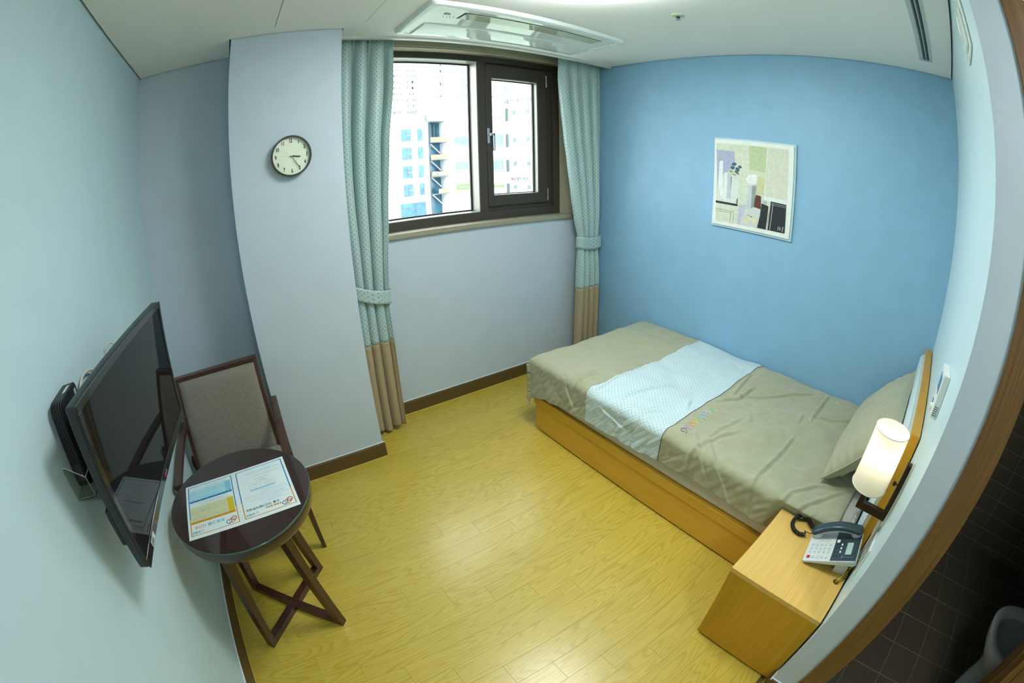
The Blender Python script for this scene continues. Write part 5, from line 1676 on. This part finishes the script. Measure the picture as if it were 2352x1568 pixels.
for i in range(7):
    for j in range(9):
        lathe(bm, [(0.0008, 0.0), (0.0008, 0.0003)], (0.046 + i * 0.0028, 0.040 + j * 0.0056, 0), n=6)
o = obj('speaker_holes', bm, m_grey, phn, local=True); o['kind'] = 'stuff'
# handset: arched, with ear and mouth cups
def hs_center(t):
    return Vector((0.024, -0.002 + t * (PLEN + 0.004), 0.018 + 0.026 * math.sin(PI * t)))
bm = BM()
rings = []
NT = 26
for k in range(NT + 1):
    t = k / NT
    c = hs_center(t)
    d = (hs_center(min(1, t + 0.02)) - hs_center(max(0, t - 0.02))).normalized()
    up = Vector((1, 0, 0)).cross(d) * 1
    if up.z < 0: up = -up
    endk = min(t, 1 - t)
    sc_ = min(1.0, (endk / 0.06)) ** 0.5 if endk < 0.06 else 1.0
    w = (0.022 + 0.004 * (1 - min(1, endk / 0.25))) * max(0.25, sc_)
    h_ = (0.0115) * max(0.25, sc_)
    rings.append([bm.verts.new(c + Vector((1, 0, 0)) * (w * math.copysign(abs(math.cos(a)) ** 0.75, math.cos(a))) + up * (h_ * math.copysign(abs(math.sin(a)) ** 0.75, math.sin(a)))) for a in [2 * PI * i / 20 for i in range(20)]])
for a, b in zip(rings[:-1], rings[1:]):
    for i in range(20): bm.faces.new((a[i], a[(i + 1) % 20], b[(i + 1) % 20], b[i]))
bm.faces.new(rings[0][::-1]); bm.faces.new(rings[-1])
bmesh.ops.recalc_face_normals(bm, faces=bm.faces)
hs = obj('handset', bm, m_phd, phn, local=True, smooth=True)
bm = BM()
rings = []
for k in range(21):
    t = 0.07 + 0.86 * k / 20
    c = hs_center(t) + Vector((0, 0, -0.009))
    endk = min(t - 0.07, 0.93 - t)
    w = 0.0205 * (1.0 if endk > 0.03 else 0.8)
    h_ = 0.007 + 0.004 * max(0, 1 - endk / 0.2)
    rings.append([bm.verts.new(c + Vector((w * math.copysign(abs(math.cos(a)) ** 0.6, math.cos(a)), 0, h_ * math.copysign(abs(math.sin(a)) ** 0.6, math.sin(a))))) for a in [2 * PI * i / 16 for i in range(16)]])
for a, b in zip(rings[:-1], rings[1:]):
    for i in range(16): bm.faces.new((a[i], a[(i + 1) % 16], b[(i + 1) % 16], b[i]))
bm.faces.new(rings[0][::-1]); bm.faces.new(rings[-1])
bmesh.ops.recalc_face_normals(bm, faces=bm.faces)
obj('underside', bm, mat('handset_grey', (0.42, 0.47, 0.48), rough=0.35), hs, local=True, smooth=True)
for yy in (0.026, PLEN - 0.028):
    bm = BM(); lathe(bm, [(0.019, 0.000), (0.0215, 0.006), (0.0225, 0.018), (0.021, 0.026)], (0.024, yy, 0), n=28)
    for v in bm.verts: v.co.y = yy + (v.co.y - yy) * 1.05
    obj('cup', bm, m_ph if yy > 0.1 else m_ph, hs, local=True, smooth=True)
# stand under the high end
vz = Vector((0, 0, 1))
wl_ = pm.transposed() @ vz
for xx in (0.060, 0.142):
    bm = BM()
    for y0_, y1_ in ((PLEN - 0.075, PLEN - 0.020),):
        a = Vector((xx, y0_, -0.02)); b = Vector((xx, y1_, -0.02))
        za = (pm @ a + lo_l).z - 0.4425; zb2 = (pm @ b + lo_l).z - 0.4425
        q = [a, b, b - wl_ * zb2, a - wl_ * za]
        vs = [bm.verts.new(p) for p in q] + [bm.verts.new(p + Vector((0.004, 0, 0))) for p in q]
        bm.faces.new(vs[:4]); bm.faces.new(vs[4:][::-1])
        for i in range(4): bm.faces.new((vs[i], vs[i + 4], vs[(i + 1) % 4 + 4], vs[(i + 1) % 4]))
        bmesh.ops.recalc_face_normals(bm, faces=bm.faces)
    obj('stand_plate', bm, m_ph, phn, local=True)
bm = BM()
a = Vector((0.060, PLEN - 0.030, -0.02)); zb2 = (pm @ a + lo_l).z - 0.4425
bar(bm, a - wl_ * (zb2 * 0.5), a - wl_ * (zb2 * 0.5) + Vector((0.086, 0, 0)), 0.004, zb2 * 0.95, up=tuple(wl_), bev=0)
obj('stand_plate', bm, m_ph, phn, local=True)

# coiled cord, lying on the nightstand (a part of the telephone)
def coil(path, r, pitch, wire, seg=9):
    P = catmull(path, 10)
    L = [0.0]
    for a, b in zip(P[:-1], P[1:]): L.append(L[-1] + (b - a).length)
    tot = L[-1]
    n = int(tot / pitch * seg)
    out = []
    j = 0
    for i in range(n + 1):
        s = tot * i / n
        while j < len(L) - 2 and L[j + 1] < s: j += 1
        t = (s - L[j]) / max(1e-9, L[j + 1] - L[j])
        c = P[j].lerp(P[j + 1], t)
        d = (P[j + 1] - P[j]).normalized()
        sd = d.cross(Vector((0, 0, 1))).normalized()
        up = sd.cross(d)
        a = 2 * PI * s / pitch
        out.append(c + sd * r * math.cos(a) + up * r * math.sin(a))
    return out
m_cord = mat('black_cord', (0.008, 0.009, 0.010), rough=0.25)
zc = 0.4505
def inv(p): return pm.transposed() @ (Vector(p) - lo_l)
c1 = [(1.912, 1.606, zc), (1.899, 1.628, zc), (1.903, 1.655, zc), (1.925, 1.676, zc), (1.955, 1.682, zc), (1.985, 1.672, zc + 0.004), (2.002, 1.660, zc + 0.016), (1.995, 1.646, zc + 0.022), (1.977, 1.626, zc + 0.014), (1.962, 1.602, zc + 0.008), (1.957, 1.588, zc + 0.010)]
bm = BM(); tube(bm, [inv(p) for p in coil(c1, 0.0072, 0.0042, 0.0012)], 0.00155, n=5)
obj('coiled_cord', bm, m_cord, phn, local=True, smooth=True)
bm = BM(); tube(bm, [inv(p) for p in catmull([(1.912, 1.606, zc + 0.004), (1.918, 1.616, zc + 0.008), (1.925, 1.604, zc + 0.002), (1.928, 1.590, 0.453), (1.930, 1.578, 0.456)], 6)], 0.0016, n=6)
obj('cord_end', bm, m_cord, phn, local=True, smooth=True)
bm = BM(); tube(bm, [inv(p) for p in ((1.972, 1.668, zc), (1.992, 1.640, zc), (2.004, 1.624, zc))], 0.0068, n=12)
for v in bm.verts: pass
obj('cord_plug', bm, m_cord, phn, local=True, smooth=True)
# cables from the hole in the nightstand top
m_yel = mat('yellow_cable', (0.55, 0.38, 0.0), rough=0.4)
bm = BM(); tube(bm, catmull([(1.789, 1.3915, 0.436), (1.792, 1.389, 0.452), (1.812, 1.379, 0.460), (1.838, 1.369, 0.468), (1.852, 1.3625, 0.490), (1.853, 1.3605, 0.515), (1.846, 1.3605, 0.528)], 8), 0.0026, n=8)
o = obj('yellow_cable', bm, m_yel, smooth=True); tag(o, 'yellow cable rising from the hole in the nightstand top', 'cable')
bm = BM(); tube(bm, catmull([(1.786, 1.3885, 0.436), (1.782, 1.384, 0.450), (1.797, 1.371, 0.458), (1.808, 1.362, 0.466), (1.815, 1.366, 0.480), (1.826, 1.380, 0.492), (1.832, 1.384, 0.500), (1.836, 1.378, 0.490), (1.838, 1.386, 0.468), (1.850, 1.402, 0.447), (1.872, 1.416, 0.447), (1.880, 1.424, 0.452)], 8), 0.0014, n=6)
o = obj('black_cable', bm, m_cord, smooth=True); tag(o, 'thin black cable curling behind the telephone', 'cable')
# ================================================================== outside the window
CAMX, CAMY, CAMZ = 0.589, 1.514, 1.583
m_fac = mat('white_cladding', (0.84, 0.87, 0.87), rough=0.6, var=0.01, vscale=0.3)
m_rib = mat('cladding_rib', (0.12, 0.145, 0.15), rough=0.6)
m_bwin = mat('blue_glass', (0.040, 0.125, 0.185), rough=0.15, var=0.35, vscale=0.8)
m_twin = mat('teal_glass', (0.10, 0.20, 0.20), rough=0.15, var=0.2, vscale=0.8)
m_deck = mat('balcony_wood', (0.25, 0.205, 0.11), rough=0.6, var=0.1, vscale=2)
m_sgrey = mat('sign_letter_grey', (0.085, 0.115, 0.125), rough=0.5)
m_sgrn = mat('sign_green', (0.11, 0.24, 0.07), rough=0.5)
m_sred = mat('sign_red', (0.35,0.08,0.08), rough=0.5)
m_grd = mat('ground_green_grey', (0.20, 0.25, 0.18), rough=0.9, var=0.35, vscale=0.08)
bm = BM(); box(bm, (-120, 12, -14.5), (160, 260, -14)); struct('ground', bm, m_grd)
K = 4.0
def q(x, y20, z, s=1.0):
    return (CAMX + (x - CAMX) * K / s, CAMY + (20 - CAMY) * K / s + y20, CAMZ + (z - CAMZ) * K)
def fbox(name, x0, x1, z0, z1, d0, d1, m, parent):
    a, b = q(x0, d0, z0), q(x1, d1, z1)
    bm = BM(); box(bm, (a[0], min(a[1], b[1]), a[2]), (b[0], max(a[1], b[1]), b[2]))
    return obj(name, bm, m, parent)
GZ = (-14 - CAMZ) / K + CAMZ
# building A: ribbed white block with blue windows
bA = thing('office_building', q(8.0, 0, GZ), 'white ribbed block with blue square windows, left in the window view', 'building')
fbox('facade', 6.2, 8.70, GZ, 4.10, 0, 12, m_fac, bA)
bm = BM()
for k in range(70):
    z = 0.2 + k * 0.056
    inwin = any(a - 0.56 - 0.01 < z < a + 0.01 for a in (3.43, 2.59, 1.75, 0.93))
    segs = ((8.07, 8.345), (8.635, 8.695)) if inwin else ((7.45 + 0.25 * ((k * 7) % 3), 8.695),)
    if z > 3.5: segs = ((8.2, 8.695),)
    for x0, x1 in segs:
        a, b = q(x0, -0.05, z), q(x1, 0.0, z + 0.012)
        box(bm, (a[0], a[1], a[2]), (b[0], b[1] + 0.01, b[2]))
o = obj('cladding_ribs', bm, m_rib, bA); o['kind'] = 'stuff'
for zt in (3.43, 2.59, 1.75, 0.93):
    for x0, x1 in ((7.60, 8.06), (8.36, 8.61)):
        f = fbox('window', x0, x1, zt - 0.55, zt, -0.04, 0.05, m_bwin, bA)
        xm = x0 + (x1 - x0) * 0.52
        if x1 - x0 > 0.3:
            fbox('window_bar', xm - 0.008, xm + 0.008, zt - 0.55, zt, -0.10, -0.03, m_rib, f)
            fbox('window_bar', xm, x1, zt - 0.30, zt - 0.28, -0.10, -0.03, m_fac, f)
fbox('shopfront', 7.40, 8.63, -0.55, 0.08, -0.05, 0.05, m_bwin, bA)
bm = BM()
for x in (8.73, 8.77, 8.80, 8.86):
    a = q(x, -0.3, GZ); b = q(x + 0.012, -0.2, 4.1)
    box(bm, a, (b[0], b[1], b[2]))
o = obj('downpipe', bm, m_rib, bA); o['kind'] = 'stuff'
# building B: open stair tower with wooden balustrades
bB = thing('stair_tower', q(9.4, 0, GZ), 'open stair tower with pale wooden balustrades between the white blocks', 'building')
fbox('back_wall', 8.70, 9.80, GZ, 3.75, 3.0, 6.0, m_bwin, bB)
fbox('parapet', 8.70, 9.80, 3.78, 4.08, -0.1, 6.0, mat('parapet_aqua', (0.34, 0.40, 0.42), rough=0.6), bB)
fbox('side_wall', 8.70, 8.90, GZ, 3.78, 0.0, 6.0, m_fac, bB)
bm = BM()
for k in range(90):
    z = -0.6 + k * 0.05
    a, b = q(8.90, -0.05, z), q(8.975, 0.3, z + 0.018)
    box(bm, a, (b[0], b[1], b[2]))
o = obj('louvre_column', bm, m_rib, bB); o['kind'] = 'stuff'
for i, zd in enumerate((2.80, 1.98, 1.185, 0.375)):
    fbox('deck', 8.95, 9.80, zd - 0.035, zd, -0.2, 3.0, m_rib, bB)
    for k in range(5):
        if i == 3 and k < 2: continue
        fbox('balustrade_panel', 8.98 + k * 0.162, 9.135 + k * 0.162, zd + 0.01, zd + 0.22, -0.15, -0.05, m_deck, bB)
    bm = BM()
    a, b = q(9.25, 2.3, zd - 0.06), q(9.72, 2.3, zd - 0.52)
    bar(bm, a, b, 0.3, 0.14, up=(0, 0, 1), bev=0)
    if i > 0 or True: obj('stair_flight', bm, m_fac, bB)
for x in (9.12, 9.28, 9.45, 9.62):
    fbox('glazing_bar', x, x + 0.012, 2.95, 3.70, 2.5, 2.9, m_rib, bB)
for (x, z) in ((9.28, 1.21), (9.48, 1.21), (9.03, 1.24), (9.28, 0.40)):
    fbox('ac_unit', x, x + 0.15, z, z + 0.17, -0.6, -0.25, m_fac, bB)
# building C: long white block with pale windows
bC = thing('apartment_block', q(11.4, 0, GZ), 'wide white block with pale green windows behind the window mullion', 'building')
fbox('facade', 9.80, 13.0, GZ, 5.02, -0.3, 12, m_fac, bC)
fbox('roof_edge', 10.12, 13.0, 5.02, 5.06, -0.6, 0.5, m_rib, bC)
for (x0, x1) in ((10.17, 10.86), (12.15, 12.84)):
    for zt in (3.02, 1.80) if x0 < 11 else (3.12, 1.84):
        for k in range(4 if zt < 2 or x0 > 11 else 2):
            n = 4 if zt < 2 or x0 > 11 else 2
            w = (x1 - x0) / n
            fbox('window', x0 + k * w + 0.01, x0 + (k + 1) * w - 0.01, zt - (0.38 if x0 < 11 else 0.50), zt, -0.36, -0.25, m_twin, bC)
            fbox('vent_pane', x0 + k * w + 0.02, x0 + (k + 1) * w - 0.03, zt - (0.46 if x0 < 11 else 0.62), zt - (0.41 if x0 < 11 else 0.54), -0.36, -0.25, m_twin, bC)
    for k in range(4):
        fbox('vent_pane', x0 + k * 0.17 + 0.02, x0 + k * 0.17 + 0.14, 3.55 if x0 < 11 else 3.95, 3.59 if x0 < 11 else 4.01, -0.36, -0.25, m_twin, bC)
    fbox('green_sign', x0 + 0.02, x1, 0.46, 0.74 if x0 < 11 else 0.62, -0.5, -0.3, m_sgrn, bC)
    fbox('green_sign_line', x0 + 0.1, x1 - 0.1, 0.58, 0.61, -0.55, -0.49, m_fac, bC)
# building D: white tower with the rooftop lettering, turned slightly towards the room
bD = thing('tower_building', q(13.0, 0, GZ), 'white tower with Korean roof lettering and tiny windows in the right pane', 'building')
def s_of(x): return 1 + 0.052 * (x - 13.2)
def dP(x, z, dep=0.0):
    s = s_of(x)
    p = Vector(q(x, 0, z, s))
    return p + Vector((0.0, dep, 0))
def dbox(name, x0, x1, z0, z1, d0, d1, m, parent=bD):
    bm = BM()
    vs = [bm.verts.new(dP(x, z, d)) for d in (d0, d1) for (x, z) in ((x0, z0), (x1, z0), (x1, z1), (x0, z1))]
    for f in ((0, 1, 2, 3), (7, 6, 5, 4), (0, 4, 5, 1), (1, 5, 6, 2), (2, 6, 7, 3), (3, 7, 4, 0)):
        bm.faces.new([vs[i] for i in f])
    bmesh.ops.recalc_face_normals(bm, faces=bm.faces)
    return obj(name, bm, m, parent)
dbox('facade', 12.97, 15.6, GZ, 6.3, 0, 10, m_fac)
for (za, zb_) in ((5.72, 5.45), (4.50, 3.82), (3.16, 2.48), (1.84, 1.22), (0.62, -0.05)):
    f = dbox('balcony_slot', 13.03, 13.24, zb_, za, -0.03, 0.2, mat('slot_shade', (0.12, 0.165, 0.165), rough=0.6))
    dbox('slot_pane', 13.03, 13.13, zb_ + 0.02, za - 0.02, -0.06, 0.0, m_rib, f)
for zt in (4.35, 2.95, 1.74, 0.56):
    for x0, x1 in ((13.48, 13.70), (14.33, 14.55)):
        f = dbox('window', x0, x1, zt - 0.22, zt, -0.03, 0.2, m_rib)
        dbox('window_pane', x0 + 0.12, x1 - 0.03, zt - 0.20, zt - 0.03, -0.06, 0.0, m_twin, f)
for x0 in (13.47, 14.28):
    for i in range(2):
        for j in range(2):
            dbox('window', x0 + i * 0.12, x0 + i * 0.12 + 0.10, 5.52 + j * 0.13, 5.62 + j * 0.13, -0.03, 0.2, m_rib)
dbox('ledge', 13.1, 15.6, 0.66, 0.68, -0.3, 0.05, m_rib)
ex_d = (dP(15.0, 2) - dP(13.2, 2)).normalized()
offD = root_off(bD)
def dtext(name, body, x, z, size, m, sx=1.0, dep=-0.15, bold=0.0, ext=0.05):
    mtx = frame_mtx(dP(x, z, dep) - offD, ex_d, (0, 0, 1)) @ Matrix.Diagonal((sx, 1, 1, 1))
    text_obj(name, body, size, mtx, m, bD, extrude=ext, bold=bold)
for ch, xx in (('대', 13.02), ('상', 13.29), ('마', 13.66), ('스', 13.94), ('터', 14.24), ('빌', 14.54)):
    dtext('roof_letter', ch, xx, 4.84, 1.15, m_sgrey, sx=0.92, bold=0.012)
for i_, ch in enumerate('씨엘어학원'):
    dtext('school_letter', ch, 13.45 + i_ * 0.185, 0.84, 0.86, m_sgrey, sx=0.85, bold=0.012)
dtext('school_number', '23', 14.40, 0.80, 0.35, m_sgrey)
bm = BM(); bmesh.ops.create_circle(bm, cap_ends=True, radius=0.32, segments=20, matrix=frame_mtx(dP(13.36, 0.86, -0.2), ex_d, (0, 0, 1)))
obj('school_emblem', bm, m_sred, bD)
# far towers
def tower(x0, x1, zt, Y, label, cols, z0=3.0, seed=1):
    k = (Y - CAMY) / (20 - CAMY)
    X0, X1, ZT = CAMX + (x0 - CAMX) * k, CAMX + (x1 - CAMX) * k, CAMZ + (zt - CAMZ) * k
    t = thing('high_rise', ((X0 + X1) / 2, Y, -14), label, 'building')
    bm = BM(); box(bm, (X0, Y, -14), (X1, Y + 16, ZT)); obj('shaft', bm, m_fac, t)
    rnd = random.Random(seed)
    bm = BM()
    z = CAMZ + (z0 - CAMZ) * k
    while z < ZT - 3:
        for c in cols:
            cx_ = X0 + (X1 - X0) * c
            for j in range(3):
                if rnd.random() < 0.75:
                    xx = cx_ + j * 1.15
                    box(bm, (xx, Y - 0.03, z), (xx + 0.75, Y + 0.1, z + 1.3))
        z += 2.9
    o = obj('window_rows', bm, mat('far_pane', (0.115, 0.135, 0.14), rough=0.4), t); o['kind'] = 'stuff'
tower(6.6, 9.0, 6.6, 190, 'pale high-rise far behind the ribbed block', (0.18, 0.30, 0.55, 0.66), 3.6, 2)
tower(9.15, 11.2, 7.4, 168, 'pale high-rise far behind the open stair tower', (0.05, 0.2, 0.42, 0.62, 0.8), 3.9, 3)
tower(11.9, 13.3, 7.2, 210, 'pale high-rise seen at the top of the right pane', (0.1, 0.4, 0.7), 4.6, 4)
